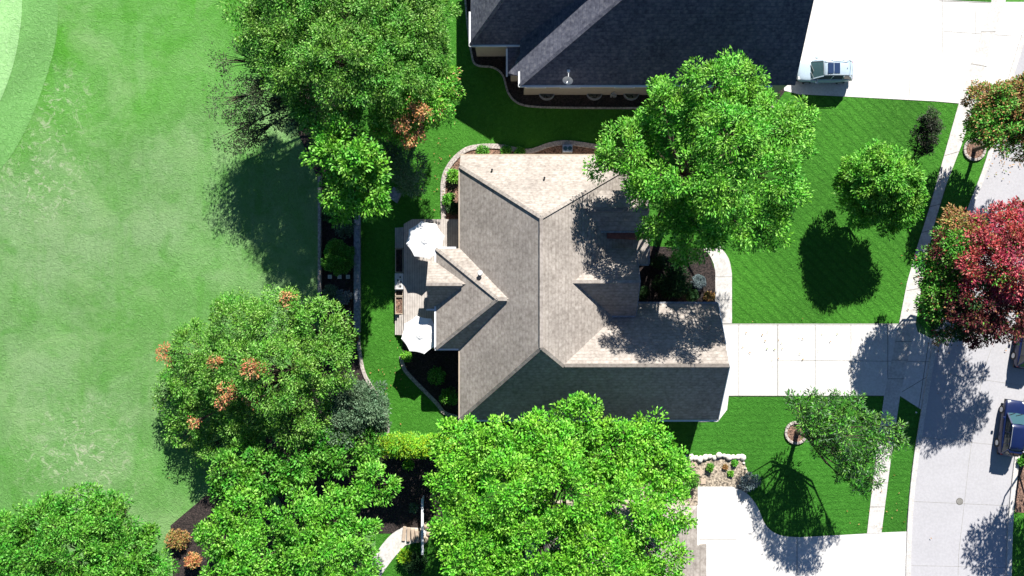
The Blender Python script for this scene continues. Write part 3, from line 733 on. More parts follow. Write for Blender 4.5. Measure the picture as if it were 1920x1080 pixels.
def umbrella(px, py, label):
    x, y, _ = W(px, py, 3.2); r0 = 1.47
    u = empty('umbrella', (x,y,DZ), label, 'umbrella', 'white umbrellas on the deck')
    c = MB(); n = 8; hub = 2.5; rim = 2.2
    vs = [(0,0,hub)]; fs = []; K = 6
    for j in range(1, 5):
        for k in range(n*K):
            a = 2*math.pi*k/(n*K)+.2; ph = (k % K)/K
            sag = 4*ph*(1-ph)
            rr = r0*j/4*(math.cos(math.pi/n)/math.cos((ph-.5)*2*math.pi/n))/math.cos(math.pi/n) 
            if j == 4: rr *= (1-.04*sag)
            z = hub-(hub-rim)*(j/4) - .05*sag*(j/4)
            vs.append((rr*math.cos(a), rr*math.sin(a), z))
    N = n*K
    for k in range(N): fs.append((0,1+k,1+(k+1)%N))
    for j in range(3):
        for k in range(N): a=1+j*N+k; b_=1+j*N+(k+1)%N; fs.append((a,a+N,b_+N,b_))
    c.add(vs, fs)
    co = c.build('canopy', M['canvas'], u, solid=.015)
    v = MB(); v.tube([(0,0,hub-.03),(0,0,hub+.04)], [.30,.04], 16); v.build('vent', M['canvas'], co)
    p = MB(); p.tube([(0,0,0),(0,0,hub+.02)], [.03,.03], 10); p.build('pole', M['metal_grey'], u)
    p = MB(); p.tube([(0,0,0),(0,0,.08)], [.32,.28], 20); p.build('base', M['metal_dark'], u)
    p = MB(); p.tube([(0,0,hub+.04),(0,0,hub+.1)], [.025,.015], 8); p.build('finial', M['metal_grey'], u)
    for k in range(n):
        a = 2*math.pi*k/n+.2; q = MB(); q.bar((.03*math.cos(a),.03*math.sin(a),hub-.06),(r0*.97*math.cos(a),r0*.97*math.sin(a),rim-.04),.025,.025); q.build('rib', M['metal_grey'], u)
umbrella(797, 450, 'white octagonal umbrella at the north end of the deck beside the upper steps')
umbrella(788, 628, 'white octagonal umbrella at the south end of the deck beside the lower steps')

# ================================================================== SMALL GARDEN THINGS
for k, px_ in enumerate((619,637,653)):
    x, y, _ = W(px_, 519); s = MB(); s.box(x-.17,x+.17,y-.17,y+.17,.05,.13); s.box(x-.08,x+.08,y-.08,y+.08,.13,.15,1)
    tag(s.build('stepping_stone', [M['concrete'], M['metal_grey']], bevel=.01), ('left','middle','right')[k]+' one of the three small square pavers below the round clipped bush', 'paver', 'row of three square pavers in the dark bed')
def pot(px, py, r, mat, label, plant=None):
    x, y, _ = W(px, py); t_ = empty('flower_pot', (x,y,.05), label, 'flower pot')
    p = MB(); p.tube([(0,0,0),(0,0,.35),(0,0,.42),(0,0,.42),(0,0,.34)], [r*.65,r,r*1.1,r*.85,r*.8], 18); p.build('pot', M[mat], t_, smooth=False)
    if plant: foliage('plant', [((x,y,.55), r*.8, 0)], [plant], t_, ll=.12, lw=.06, clump=.15)
pot(632, 583, .3, 'pot_blue', 'round blue grey glazed pot beside the retaining wall')
pot(655, 587, .2, 'trim_white', 'small white pot to the right of the blue grey pot')
x, y, _ = W(741,366); s = MB(); s.add([(-.55,-.2,0),(.2,-.75,0),(.6,.1,0),(-.1,.75,0),(-.5,-.18,.35),(.2,-.68,.4),(.55,.1,.38),(-.1,.7,.42)], [(3,2,1,0),(4,5,6,7),(0,1,5,4),(1,2,6,5),(2,3,7,6),(3,0,4,7)])
o = s.build('boulder', M['grey_wall'], bevel=.08); o.location = (x,y,0); tag(o, 'angular blue grey rock on the lawn under the trees', 'rock')
# air conditioner by the north wall
x, y, _ = W(1063,281); ac = empty('air_conditioner', (x,y,0), 'pale blue air conditioning unit beside the north wall of the tan roofed house', 'air conditioner')
p = MB(); p.box(-.42,.42,-.32,.32,.05,.8); p.build('casing', M['metal_grey'], ac, bevel=.03)
p = MB(); p.cyl((-.18,0),.18,.803,.83,16); p.cyl((.2,0),.18,.803,.83,16); p.build('fan_grille', M['windscreen'], ac)
# boulders + flagstones
def rock(px, py, r, mat, nm_, label, cat, group, fl=.6, z=.05):
    x, y, _ = W(px, py); bm = bmesh.new(); bmesh.ops.create_icosphere(bm, subdivisions=2, radius=r)
    ph = random.random()*9
    for v in bm.verts:
        n_ = math.sin(v.co.x*5/r*.5+ph)*math.cos(v.co.y*4/r*.5+ph*2)*.16+math.sin(v.co.z*6/r*.4+ph)*.1
        v.co *= 1+n_; v.co.z *= fl
    me = bpy.data.meshes.new(nm_); bm.to_mesh(me); bm.free(); me.materials.append(M[mat])
    for p_ in me.polygons: p_.use_smooth = True
    o = bpy.data.objects.new(nm_, me); link(o); o.location = (x,y,z+r*fl*.4); o.rotation_euler = (0,0,random.random()*6)
    o.scale = (1, random.uniform(.75,1.15), 1)
    return tag(o, label, cat, group)
ORD = 'first second third fourth fifth sixth seventh eighth ninth tenth eleventh twelfth thirteenth'.split()
for k in range(13):
    rock(1286+k*8.8, 858+random.uniform(-3,3)-(4 if k in (7,8) else 0), random.uniform(.2,.31), 'boulder', 'boulder', ORD[k]+' white boulder from the left in the row topping the gravel bed', 'boulder', 'white boulders along the gravel bed')
for k in range(4):
    rock(1394+k*3, 868+k*10, .11, 'boulder', 'boulder', ORD[k]+' small pale stone from the top on the right edge of the gravel bed', 'boulder', 'small stones on the right of the gravel bed')
for k in range(6):
    rock(1282+random.uniform(-2,2), 866+k*8, .11, 'boulder', 'boulder', ORD[k]+' small pale stone from the top on the left edge of the gravel bed', 'boulder', 'small stones on the left of the gravel bed')
for (px_, py_, w_, h_, a_, lab) in ((1299,872,.62,.42,.5,'topmost tan flagstone in the gravel bed'),(1311,886,.62,.45,-.4,'middle tan flagstone in the gravel bed'),(1318,902,.48,.48,.1,'lowest tan flagstone beside the bottom driveway')):
    x, y, _ = W(px_, py_); s = MB(); s.prism([(-w_/2,-h_/2),(w_/2*.8,-h_/2*1.1),(w_/2,h_/2*.7),(-w_/2*.7,h_/2)], .05, .13)
    o = s.build('flagstone', M['flagstone'], bevel=.02); o.location = (x,y,0); o.rotation_euler = (0,0,a_); tag(o, lab, 'flagstone')
# stone steps at the bottom path
st_l = ['leftmost','second','third','fourth','fifth']
for k in range(5):
    x, y, _ = W(758+k*8.5, 1000+k*1.5); s = MB(); s.box(-.15,.15,-.62+.05*k,.62,.05,.2+.08*k)
    o = s.build('step_stone', M['flagstone'], bevel=.05); o.location = (x,y,0); o.rotation_euler = (0,0,.08*k-.1)
    tag(o, st_l[k]+' upright tan slab from the left in the garden steps', 'stone step')
for k, (px_, py_) in enumerate(((800,985),(806,1000),(797,1012),(790,1000))):
    rock(px_, py_, .3, 'flagstone', 'rock', ('topmost','second','lowest','leftmost')[k]+' tan rock beside the white rail at the garden steps', 'rock', 'tan rocks beside the white rail', .5)
fx, fy0, _ = W(792,935,1.1); fy1 = W(792,1040,1.1)[1]
fe_ = empty('fence', (fx, (fy0+fy1)/2, 0), 'narrow white rail fence beside the garden steps', 'fence'); L2 = (fy0-fy1)/2
p = MB(); p.box(-.1,.1,-L2,L2,1.05,1.13); p.build('top_rail', M['trim_white'], fe_); p = MB(); p.box(-.03,.03,-L2,L2,.4,.5); p.build('lower_rail', M['trim_white'], fe_)
for k in range(4):
    p = MB(); yy = -L2+.08+k*(2*L2-.16)/3; p.box(-.06,.06,yy-.06,yy+.06,0,1.045); p.build('post', M['trim_white'], fe_)
# manhole
x, y, _ = W(1799,940); mh = MB(); mh.cyl((0,0),.3,.0,.04,28,1); mh.cyl((0,0),.24,.0,.046,28,0)
for k in range(-2,3): mh.box(-.18,.18,k*.08-.015,k*.08+.015,.046,.052,1)
o = mh.build('manhole_cover', [M['crack'], M['joint']]); o.location = (x,y,0.0); tag(o, 'round iron manhole cover in the middle of the street', 'manhole cover')
x, y, _ = W(1717,773); p = MB(); p.cyl((0,0),.07,0,.12,12,0,.05); o = p.build('utility_marker', M['trim_white']); o.location = (x,y,.04); tag(o, 'tiny white utility cap in the verge corner by the kerb', 'utility cap')
# street surface marks kept inside one crack mesh of the street, and scattered fallen leaves
lv = MB(); random.seed(9)
for (cx_, cy_, sx_, sy_, n_) in ((1770,560,70,110,90),(1860,600,60,60,50),(1880,300,40,40,50),(430,760,120,110,90),(1480,640,120,60,25),(1650,950,60,60,20),(820,330,40,80,25),(740,700,40,60,25)):
    for k in range(n_):
        x, y, _ = W(random.gauss(cx_, sx_/2), random.gauss(cy_, sy_/2)); a = random.random()*6.3; q = random.uniform(.06,.11)
        u_ = (math.cos(a)*q, math.sin(a)*q); v_ = (-math.sin(a)*q*.5, math.cos(a)*q*.5)
        lv.add([(x-u_[0],y-u_[1],.15),(x+v_[0],y+v_[1],.17),(x+u_[0],y+u_[1],.15),(x-v_[0],y-v_[1],.16)], [(0,1,2,3)])
tag(lv.build('fallen_leaves', M['leaf_rust']), 'small dry leaves scattered under the trees, over lawn and paving', 'fallen leaves', kind='stuff')
# tree rings
def ring(px, py, r, label, stones=14):
    x, y, _ = W(px, py)
    t_ = empty('tree_ring', (x,y,0), label, 'tree ring'); m_ = MB(); n = 28
    m_.prism([(math.cos(2*math.pi*k/n)*r, math.sin(2*math.pi*k/n)*r) for k in range(n)], .03, .1); m_.build('mulch', M['brown_mulch'], t_)
    q = MB()
    for k in range(stones):
        a0 = 2*math.pi*(k+.06)/stones; a1 = 2*math.pi*(k+.94)/stones
        q.prism([(math.cos(a0)*r,math.sin(a0)*r),(math.cos(a0)*(r+.22),math.sin(a0)*(r+.22)),(math.cos(a1)*(r+.22),math.sin(a1)*(r+.22)),(math.cos(a1)*r,math.sin(a1)*r)], .03, .2)
    q.build('edging', M['edging'], t_, bevel=.02)
ring(1492, 811, .78, 'pale stone ring round the trunk of the tree on the lower front lawn')
ring(1826, 281, .75, 'pale stone ring under the orange tinged tree by the street')

# ================================================================== CARS
def car(name, label, loc, rz, paint, sunroof=True, L=4.75, Wd=1.88, Hh=1.66):
    root = empty(name, loc, label, 'car', None, rz)
    P = M[paint]; hw = Wd/2
    # body: stations along x, +x is the front
    sts = [(-L/2,.72,.55,.70),(-L/2+.12,.86,.40,1.0),(-L/2+.5,.95,.30,1.06),(-1.2,1.0,.28,1.06),(0,1.0,.28,1.03),(.9,1.0,.28,1.0),(1.35,.985,.28,.97),(L/2-.55,.95,.30,.90),(L/2-.15,.84,.36,.80),(L/2,.66,.48,.66)]
    b = MB(); n = 0; rows = []
    for (x, wf_, z0, z1) in sts:
        w_ = hw*wf_; prof = [(-w_*.9,z0),(-w_,z0+.12),(-w_,(z0+z1)/2+.05),(-w_*.975,z1-.10),(-w_*.90,z1-.01),(-w_*.45,z1+.035),(0,z1+.045)]
        prof += [(-a, c) for a, c in prof[-2::-1]]
        rows.append([(x, a, c) for a, c in prof])
    k = len(rows[0])
    for r_ in rows: b.v += r_
    for i in range(len(rows)-1):
        for j in range(k-1): b.f.append((i*k+j, i*k+j+1, (i+1)*k+j+1, (i+1)*k+j)); b.m.append(0)
        b.f.append((i*k+k-1, i*k, (i+1)*k, (i+1)*k+k-1)); b.m.append(0)
    b.f.append(tuple(range(k))); b.m.append(0); b.f.append(tuple((len(rows)-1)*k+j for j in reversed(range(k)))); b.m.append(0)
    bo_ = b.build('body', P, root, smooth=True); md = bo_.modifiers.new('s', 'SUBSURF'); md.levels = 1; md.render_levels = 2
    # cabin glass
    zb, zt = 1.0, Hh-.06; wb, wt = hw*.90, hw*.68
    fb, ft, rt, rb = 1.22, .45, -1.75, -2.18
    c = MB(); v = [(fb,-wb*.86,zb),(fb,wb*.86,zb),(ft,wt,zt),(ft,-wt,zt)]
    c.add([(fb+.04,-wb*.84,zb),(fb+.12,0,zb),(fb+.04,wb*.84,zb),(ft,wt*.97,zt),(ft+.05,0,zt+.02),(ft,-wt*.97,zt)], [(0,1,4,5),(1,2,3,4)])
    c.build('windshield', M['windscreen'], root, smooth=True)
    for s_ in (-1, 1):
        c = MB(); c.add([(fb-.02,s_*wb*.9,zb),(ft-.02,s_*(wt+.01),zt-.02),(rt,s_*(wt+.01),zt-.02),(rb+.05,s_*wb*.93,zb)], [(0,1,2,3)])
        c.build('side_window', M['glass'], root)
        c = MB()
        for (xa, xb) in ((fb,ft),(-.35,-.35),(-1.35,-1.25)):
            c.bar((xa,s_*wb*.9,zb),(xb,s_*(wt+.02),zt), .09, .05)
        c.bar((fb+.02,s_*wb*.88,zb),(ft,s_*wt,zt),.08,.07); c.bar((rb,s_*wb*.9,zb),(rt,s_*wt,zt),.12,.08)
        c.build('pillar', P, root)
    c = MB(); c.add([(rb,-wb*.86,zb),(rb-.06,0,zb),(rb,wb*.86,zb),(rt,wt*.95,zt),(rt-.03,0,zt+.02),(rt,-wt*.95,zt)], [(0,1,4,5),(1,2,3,4)]); c.build('rear_window', M['glass'], root, smooth=True)
    # roof panel
    r_ = MB(); rows = []
    for i in range(7):
        x = ft + (rt-ft)*i/6; zc = zt + .10*math.sin(math.pi*(i+.6)/7.2)
        rows.append([(x, wt*q, zc-.07*abs(q)**3) for q in (-1,-.8,-.4,0,.4,.8,1)])
    for q in rows: r_.v += q
    for i in range(6):
        for j in range(6): r_.f.append((i*7+j, i*7+j+1, (i+1)*7+j+1, (i+1)*7+j)); r_.m.append(0)
    ro = r_.build('roof', P, root, smooth=True, solid=.05)
    zz = Hh+.02
    sp_ = MB(); sp_.add([(rt+.02,-wt*.9,zt-.02),(rt+.02,wt*.9,zt-.02),(rt-.22,wt*.8,zt-.05),(rt-.22,-wt*.8,zt-.05)], [(0,1,2,3)]); sp_.build('spoiler', P, ro, solid=.05)
    if sunroof:
        s_ = MB()
        for k_ in range(2): s_.box(ft-.30-.52*(k_+1), ft-.34-.52*k_, -wt*.68, wt*.68, zz, zz+.03)
        s_.build('sunroof', M['sunroof_glass'], ro, bevel=.01)
    for s2 in (-1, 1):
        q = MB(); q.tube([(ft-.1,s2*wt*.92,Hh-.02),(ft-.25,s2*wt*.92,Hh+.05),(rt+.3,s2*wt*.92,Hh+.05),(rt+.12,s2*wt*.92,Hh-.02)], [.025]*4, 6); q.build('roof_rail', M['metal_grey'], root)
        q = MB(); q.box(.72,.92,s2*hw*1.0 if s2>0 else -hw*1.0-.2, s2*hw*1.0+.2 if s2>0 else -hw*1.0, .98,1.12); q.build('mirror', P, root, bevel=.04)
        q = MB(); q.box(L/2-.32,L/2-.08, *sorted((s2*hw*.50, s2*hw*.78)), .66,.80); q.build('headlight', M['lamp_clear'], root, bevel=.03)
        q = MB(); q.box(-L/2+.06,-L/2+.2, *sorted((s2*hw*.60, s2*hw*.78)), .66,.9); q.build('taillight', M['lamp_red'], root, bevel=.03)
        for xx in (1.42, -1.42):
            wh = empty_part('wheel', (xx, s2*(hw-.13), .36), root)
            q = MB(); q.tube([(0,-.12,0),(0,.12,0)], [.36,.36], 24); q.build('tyre', M['rubber'], wh)
            q = MB(); q.tube([(0,-.13,0),(0,.13,0)], [.22,.22], 16); q.build('rim', M['metal_grey'], wh)
    q = MB(); q.bar((fb+.1,-.5,zb+.06),(fb-.1,.15,zb+.22),.03,.03); q.bar((fb+.1,.15,zb+.06),(fb-.1,.7,zb+.2),.03,.03); q.build('wiper', M['plastic_black'], root)
    q = MB(); q.box(rt+.2,rt+.26,-.015,.015,Hh-.0,Hh+.06); q.build('antenna', M['plastic_black'], root)
    q = MB(); q.box(-L/2-.02, L/2-.02, -hw*.8, hw*.8, .28, .42); q.build('bumper', M['plastic_black'], root)
    return root
def empty_part(name, loc, parent):
    o = bpy.data.objects.new(name, None); o.location = loc; link(o, parent); o.empty_display_size = .2; return o
x, y, _ = W(1547,133,.8); car('parked_car', 'white car with dark sunroof on the driveway of the navy roofed house', (x,y,.06), math.pi, 'car_white')
x, y, _ = W(1899,803,.8); car('parked_car', 'dark blue car parked by the right kerb, lower of the two on the street', (x,y,.04), R(90-8), 'car_blue', False)
x, y, _ = W(1931,640,.8); car('parked_car', 'dark blue car at the right edge below the crimson tree, upper of two', (x,y,.04), R(90-10), 'car_blue', False)

# ================================================================== TREES
tree('broadleaf_tree', 'huge light green tree overhanging the front corner of the tan roofed house', 'tree', (1262,348), [
    (1342,160,54,13.5),(1388,150,36,11.5),(1262,205,46,12),(1182,283,54,10.5),(1226,340,44,11),(1292,330,40,14.5),(1365,250,58,15),(1448,238,50,12.5),(1488,270,42,11),
    (1440,325,50,13.5),(1352,345,50,14.5),(1262,398,44,11),(1312,436,46,11.5),(1386,412,48,13),(1440,425,38,11),(1205,245,32,10),(1142,300,34,9),(1310,245,40,13),(1470,370,34,11.5),(1280,470,22,9),(1415,180,30,11),(1500,215,26,10.5),(1240,165,20,10.5),(1222,430,22,9.5),(1255,385,36,7.5),(1305,405,36,7),(1345,400,38,8)],
    ['leaf_bright'], .38, ll=0.25, lw=0.101, dens=.9, clump=.75)
tree('broadleaf_tree', 'small round light green tree on the upper front lawn', 'tree', (1606,372), [
    (1635,368,44,3.2),(1603,345,32,3.2),(1612,392,30,2.8),(1655,405,34,3.2),(1652,345,44,5.2),(1690,335,34,5.6),(1646,303,32,5.8),(1706,365,26,4.6),(1690,392,30,4),(1682,300,20,5.6),(1610,318,26,4.6),(1668,330,30,6.4),(1628,340,36,4.6),(1635,385,32,4.2),(1602,365,28,4),(1665,370,36,4.8),(1590,340,22,3.6),(1700,345,30,5)],
    ['leaf_bright'], .16, ll=0.23, lw=0.092, clump=.5)
tree('maple_tree', 'crimson and orange autumn tree leaning over the street', 'tree', (1748,530), [
    (1872,440,50,7.5,1),(1900,500,58,8,1),(1845,490,48,8,1),(1925,430,50,7,1),(1950,540,62,7,3),(1805,425,38,6.5,2),(1792,470,42,7,0),(1775,455,34,6.5,0),
    (1757,505,42,6,0),(1768,552,46,6,0),(1830,560,58,6.6,3),(1885,590,52,6.2,3),(1780,595,42,5.4,4),(1835,615,30,5.2,3)],
    ['leaf_mid','leaf_red','leaf_rust','leaf_maroon','leaf_dark'], .26, ll=0.24, lw=0.109, clump=.6, mixp=.16)
tree('maple_tree', 'orange tinged green tree beside the street near the top right corner', 'tree', (1826,281), [
    (1848,188,34,5.4,1),(1895,185,42,6,1),(1872,238,44,6,0),(1912,262,36,5.6,1),(1842,245,28,5,0),(1940,220,52,6,1),(1872,205,30,6.4,0),(1930,178,36,6.5,1),(1962,200,46,6.6,0),(1900,225,36,4.6,0),(1860,215,34,4.2,0)],
    ['leaf_mid','leaf_rust'], .18, ll=0.22, lw=0.101, clump=.5, mixp=.45)
tree('small_tree', 'small bushy tree, leaves blackened as shadow, near the pavement at the upper right', 'tree', (1722,262), [
    (1736,250,24,2.2,0),(1742,228,17,2.8,0),(1728,272,20,1.5,0),(1748,214,10,3.2,1),(1752,235,12,2.4,1)], ['leaf_shadow','leaf_dull'], .07, ll=0.13, lw=0.059, clump=.3, dens=.8)
tree('broadleaf_tree', 'sparse green tree rising from the stone ring on the lower front lawn', 'tree', (1494,810), [
    (1540,768,24,6.4),(1502,758,18,6),(1590,764,24,7),(1538,812,24,6.4),(1596,818,30,7.5),(1645,800,26,7.4),(1672,818,18,7),(1592,866,24,6.6),(1632,868,24,7),(1606,896,16,6.2),(1512,790,18,5.6),
    (1522,795,22,3.2),(1545,832,26,3.6),(1585,860,22,4),(1560,800,24,4.4),(1686,800,11,7),(1690,828,11,6.8),(1640,902,12,6.2),(1612,922,11,5.8),(1484,744,10,5.8),(1560,745,12,6.6),(1608,748,11,7),(1622,785,16,7.6),
    (1655,845,15,7),(1570,790,18,7),(1568,842,18,6.8),(1640,830,18,7.6),(1575,893,11,5.6),(1520,742,10,6)],
    ['leaf_mid','leaf_dark','leaf_grey'], .2, ll=.34, lw=.08, dens=.5, clump=.34, mixp=.5)
tree('broadleaf_tree', 'green street tree just outside the lower right of the picture', 'tree', (1925,835), [
    (2010,850,45,6.5),(2050,820,45,6.5),(2020,900,45,6),(2070,880,45,6.5)], ['leaf_mid'], .2, dens=.5)
tree('broadleaf_tree', 'very large bright green tree below the tan roofed house at the bottom centre', 'tree', (1050,870), [
    (860,832,44,8.6),(925,838,52,9.5),(1010,826,52,9.5),(1092,792,50,9.5),(1050,850,50,10.5),(1150,852,56,10),(1213,818,40,8.5),(1240,880,46,9.5),(858,900,50,9.5),
    (950,925,72,11),(1060,920,76,11.5),(1160,945,72,11),(1252,955,46,9.5),(852,985,46,9.5),(900,1040,66,10.5),(1010,1030,76,11.5),(1120,1050,78,11.5),(1230,1040,60,10),(1060,1130,90,10.5),(930,1130,80,10),(1190,1130,80,10),(880,870,45,9.5)],
    ['leaf_lime'], .45, ll=0.24, lw=0.126, dens=.9, clump=.7)
tree('locust_tree', 'broad fine leaved green tree filling the top left behind the back lawn', 'tree', (690,150), [
    (520,45,55,8),(600,30,72,10),(690,40,76,10.5),(770,50,60,9.5),(560,115,68,9),(650,120,80,11),(740,118,76,10),(805,95,42,8.5),(600,185,58,8),(690,188,56,8.5),
    (505,95,42,7),(560,-30,70,9),(640,-45,80,10),(740,-40,80,10),(810,10,44,8.5),(475,150,30,6.5,1,.35),(545,215,36,5.6,1,.8),(428,185,40,5.5,1,.16),(440,245,36,4.6,1,.2),(478,250,34,4.4,1,.45),(438,110,36,6.5,1,.14),(500,190,34,6.5,1,.6),(590,235,34,5,1),(640,225,30,6),(470,60,36,8,0,.4),(455,10,36,8,0,.3)],
    ['leaf_fine','leaf_dull'], .35, ll=0.21, lw=0.084, dens=.8, clump=.7)
tree('ornamental_tree', 'yellow green tree with an orange patch at the top of the back lawn', 'tree', (785,230), [
    (830,160,34,7.4,0),(800,192,42,8.2,0),(772,222,36,8.2,0),(768,246,22,8.6,1,.8),(822,205,28,7,0),(788,208,16,9.6,1,.8),(735,230,36,7.5,0),(755,232,14,9.4,1,.7)],
    ['leaf_bright','leaf_orange'], .2, ll=0.20, lw=0.092, clump=.5, mixp=.12)
tree('broadleaf_tree', 'bright green upright tree at the top end of the dark garden bed', 'tree', (680,335), [
    (640,262,38,10.5),(612,292,30,10),(664,300,42,10.4),(640,350,42,9),(690,358,38,8.6),(700,325,28,8.8),(640,385,26,7),(700,385,26,7),(625,255,26,10)],
    ['leaf_bright'], .2, ll=0.29, lw=0.143, clump=.65)
tree('shrub_tree', 'grey green shrubby tree between the bright tree and the back lawn', 'tree', (765,335), [
    (762,308,32,5.6),(745,290,26,5.8),(772,345,24,4.2),(722,268,28,6)], ['leaf_grey'], .12, ll=0.20, lw=0.084, clump=.45, dens=.6)
tree('locust_tree', 'broad green tree with scattered orange sprays at the edge of the field', 'tree', (570,690), [
    (520,600,56,6.8),(445,605,50,5.2),(600,612,50,7.2),(368,650,44,3.6),(430,690,60,5.8),(520,700,70,8.2),(606,690,52,7.4),(345,715,40,2.9),(385,775,44,3),
    (470,780,56,4.6),(555,775,56,6.5),(335,775,28,2.2),(345,815,30,2,0,.5),(395,845,32,2.4,0,.5),(432,885,32,3,0,.6),(310,740,22,2.2,0,.5),(450,832,34,3),(640,640,30,6.4),
    (308,660,13,3.4,1,.6),(318,680,9,3.4,1,.6),(405,678,12,7.2,1,.6),(470,692,16,10,1,.6),(492,690,10,9.8,1,.6),(425,735,17,7.4,1,.6),(415,755,11,7,1,.6),(478,752,14,8,1,.6),(365,792,10,5,1,.6),(540,560,13,7.8,1,.6)],
    ['leaf_fine','leaf_orange'], .35, ll=0.20, lw=0.084, dens=.75, clump=.6)
tree('conifer_tree', 'grey green tree beside the pale edging left of the yellow hedge', 'tree', (700,755), [
    (672,762,48,5),(632,795,42,5.2),(700,795,26,4),(700,740,26,4),(640,740,34,5.6)], ['leaf_grey'], .2, ll=0.22, lw=0.084, clump=.6)
tree('broadleaf_tree', 'medium green tree below the grey green tree at the lower left', 'tree', (610,830), [
    (640,850,38,5.2),(690,838,28,4.8),(560,865,46,6),(500,880,46,6.2),(450,880,46,6),(430,930,30,5.5),(600,835,34,5.8)], ['leaf_mid'], .22, ll=0.27, lw=0.134, clump=.7)
tree('broadleaf_tree', 'bright green many lobed tree left of the garden path at the bottom', 'tree', (620,960), [
    (450,958,44,7.4),(420,1008,44,7.4),(480,1045,56,8),(556,975,52,8.4),(615,958,42,7.6),(600,1040,64,8.6),(672,1008,36,6.6),(704,905,34,6.6),(662,925,28,7),(660,1060,44,7),(540,1110,60,8),(430,1090,50,7.4)],
    ['leaf_bright'], .3, ll=0.24, lw=0.118, clump=.65)
tree('broadleaf_tree', 'dense green tree in the bottom left corner over the field', 'tree', (230,960), [
    (150,962,48,6.4),(82,988,52,6.4),(205,982,52,6.6),(40,1040,54,6.2),(130,1045,74,7.6),(225,1045,54,6.8),(275,1022,32,5.4),(20,1000,34,5),(60,1110,80,7),(200,1120,80,7.4),(290,1075,30,5)],
    ['leaf_mid'], .3, ll=0.24, lw=0.109, clump=.65)
# hedge and shrubs
hx0 = W(735,835,1.4)
tree('hedge', 'yellow flecked clipped hedge at the bottom of the back lawn', 'hedge', (775,835), [(724+q*13, 837-abs(3-q)*.6, 17, 4.8-(q%2)*.4, 0) for q in range(9)] + [(728+q*15, 836, 16, 3.0, 1) for q in range(8)] + [(730+q*15, 832, 16, 1.4, 1) for q in range(8)], ['leaf_yellow','leaf_bright'], .08, ll=.16, lw=.08, clump=.35, mixp=.25)
shrub('round_bush', 'clipped olive green ball bush in the dark garden bed', 'bush', 633, 483, 30, 2.2, 'leaf_mid', ll=.1, lw=.06, dens=1.5, clump=.25, n=7, flat=.9)
shrub('shrub', 'grey brown shrub above the round clipped bush in the dark bed', 'shrub', 648, 427, 19, 1.3, 'leaf_grey', dens=.5)
shrub('shrub', 'dull leafy plant left of the grey brown shrub in the dark bed', 'shrub', 622, 400, 17, 1.1, 'leaf_dark', dens=.6)
shrub('shrub', 'grey leaved plant below the three pavers, on the left', 'shrub', 620, 550, 15, .9, 'leaf_grey', dens=.45)
shrub('shrub', 'grey blue plant below the three pavers, on the right', 'shrub', 645, 556, 13, .8, 'leaf_blue', dens=.45)
shrub('flowering_shrub', 'orange flowering shrub against the retaining wall below the pots', 'shrub', 651, 607, 12, .9, 'leaf_orange')
shrub('flowering_shrub', 'rust orange shrub at the lower end of the retaining wall', 'shrub', 662, 632, 9, .8, 'leaf_rust')
shrub('shrub', 'bright green shrub inside the curve of the pale edging', 'shrub', 850, 330, 12, .9, 'leaf_bright')
shrub('shrub', 'bright green shrub just above the deck beside the west wall', 'shrub', 841, 373, 11, .9, 'leaf_bright')
shrub('shrub', 'dark green shrub between the deck and the small bright shrub', 'shrub', 848, 390, 11, .8, 'leaf_dark')
shrub('shrub', 'low green plant left of the edging bend along the north wall', 'shrub', 906, 284, 11, .6, 'leaf_mid')
shrub('shrub', 'low green plant in the middle of the bed along the north wall', 'shrub', 950, 285, 10, .6, 'leaf_mid')
shrub('shrub', 'low green plant right of its neighbour in the bed along the north wall', 'shrub', 975, 286, 10, .6, 'leaf_mid')
shrub('shrub', 'small green star shaped shrub in the shaded corner below the deck', 'shrub', 818, 705, 15, 1.1, 'leaf_mid', dens=.5)
shrub('shrub', 'green shrub against the wall in the corner below the deck', 'shrub', 843, 745, 16, 1.2, 'leaf_mid')
shrub('shrub', 'light green shrub beside the lower deck umbrella and the edging', 'shrub', 762, 668, 9, .8, 'leaf_bright')
shrub('large_shrub', 'large loose dark green shrub in the courtyard bed by the front path', 'shrub', 1262, 525, 33, 2.2, 'leaf_dark', ll=.22, lw=.1, dens=.9, clump=.5)
shrub('round_bush', 'rounded blue grey bush in the courtyard bed', 'bush', 1310, 529, 13, 1.0, 'leaf_blue', ll=.09, lw=.05, dens=1.4, clump=.2, n=6, flat=.9)
shrub('round_bush', 'small round dark green bush below the blue grey bush', 'bush', 1298, 553, 11, .9, 'leaf_dark', ll=.09, lw=.05, dens=1.3, clump=.2, n=6)
shrub('round_bush', 'dark green bush against the brick wall of the front wing', 'bush', 1203, 548, 13, 1.2, 'leaf_dark', ll=.1, lw=.06, dens=1.2, clump=.25)
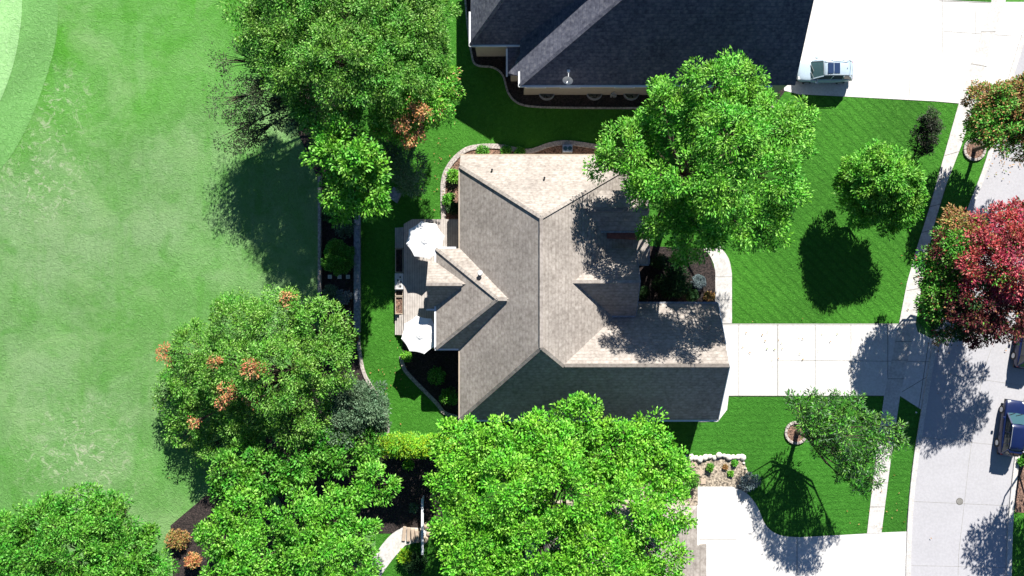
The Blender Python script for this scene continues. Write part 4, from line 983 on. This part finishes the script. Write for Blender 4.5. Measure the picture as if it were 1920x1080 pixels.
shrub('shrub', 'sparse brown tinged plant beside the front path', 'shrub', 1330, 556, 9, .6, 'leaf_rust', dens=.3)
shrub('shrub', 'dark leafy shrub at the top of the courtyard bed', 'shrub', 1235, 490, 14, 1.2, 'leaf_dark', dens=.5)
shrub('shrub', 'small dark green shrub on the left of the gravel bed', 'shrub', 1331, 876, 7, .6, 'leaf_mid', ll=.12, lw=.06)
shrub('shrub', 'thin light green plant on the right of the gravel bed', 'shrub', 1378, 868, 5, .4, 'leaf_bright', dens=.5, ll=.12, lw=.06)
shrub('shrub', 'low dry plant in the middle of the gravel bed', 'shrub', 1360, 876, 4, .3, 'leaf_rust', dens=.5, ll=.12, lw=.06)
shrub('shrub', 'pale low plant near the bottom of the gravel bed', 'shrub', 1370, 888, 5, .3, 'leaf_bright', dens=.4, ll=.12, lw=.06)
shrub('shrub', 'blue grey leafy shrub at the corner of the gravel bed and bottom driveway', 'shrub', 1407, 903, 17, 1.2, 'leaf_blue', dens=.7)
shrub('round_bush', 'green bush left of the gravel bed against the big tree', 'bush', 1297, 900, 14, 1.3, 'leaf_mid')
shrub('shrub', 'orange brown bush on the field edge right of the corner tree', 'shrub', 333, 1010, 20, 1.2, 'leaf_rust', dens=.6)
shrub('flowering_shrub', 'bright orange shrub near the bottom edge beside the many lobed tree', 'shrub', 362, 1050, 14, 1.4, 'leaf_orange')
shrub('shrub', 'yellow green shrub on the grass wedge below the garden path', 'shrub', 760, 1045, 14, 1.0, 'leaf_yellow')
shrub('shrub', 'dark green shrub under the lower end of the white rail', 'shrub', 780, 1058, 20, 1.4, 'leaf_dark', dens=.7)
shrub('shrub', 'small light shrub in the dark hollow below the yellow hedge', 'shrub', 766, 872, 10, .8, 'leaf_bright')
shrub('shrub', 'thin pale plant in the dark hollow left of the white rail', 'shrub', 776, 952, 8, .7, 'leaf_grey', dens=.4)
shrub('shrub', 'low green shrubs against the right kerb of the street', 'shrub', 1915, 866, 6, .5, 'leaf_mid')
print('leaves', LEAVES)
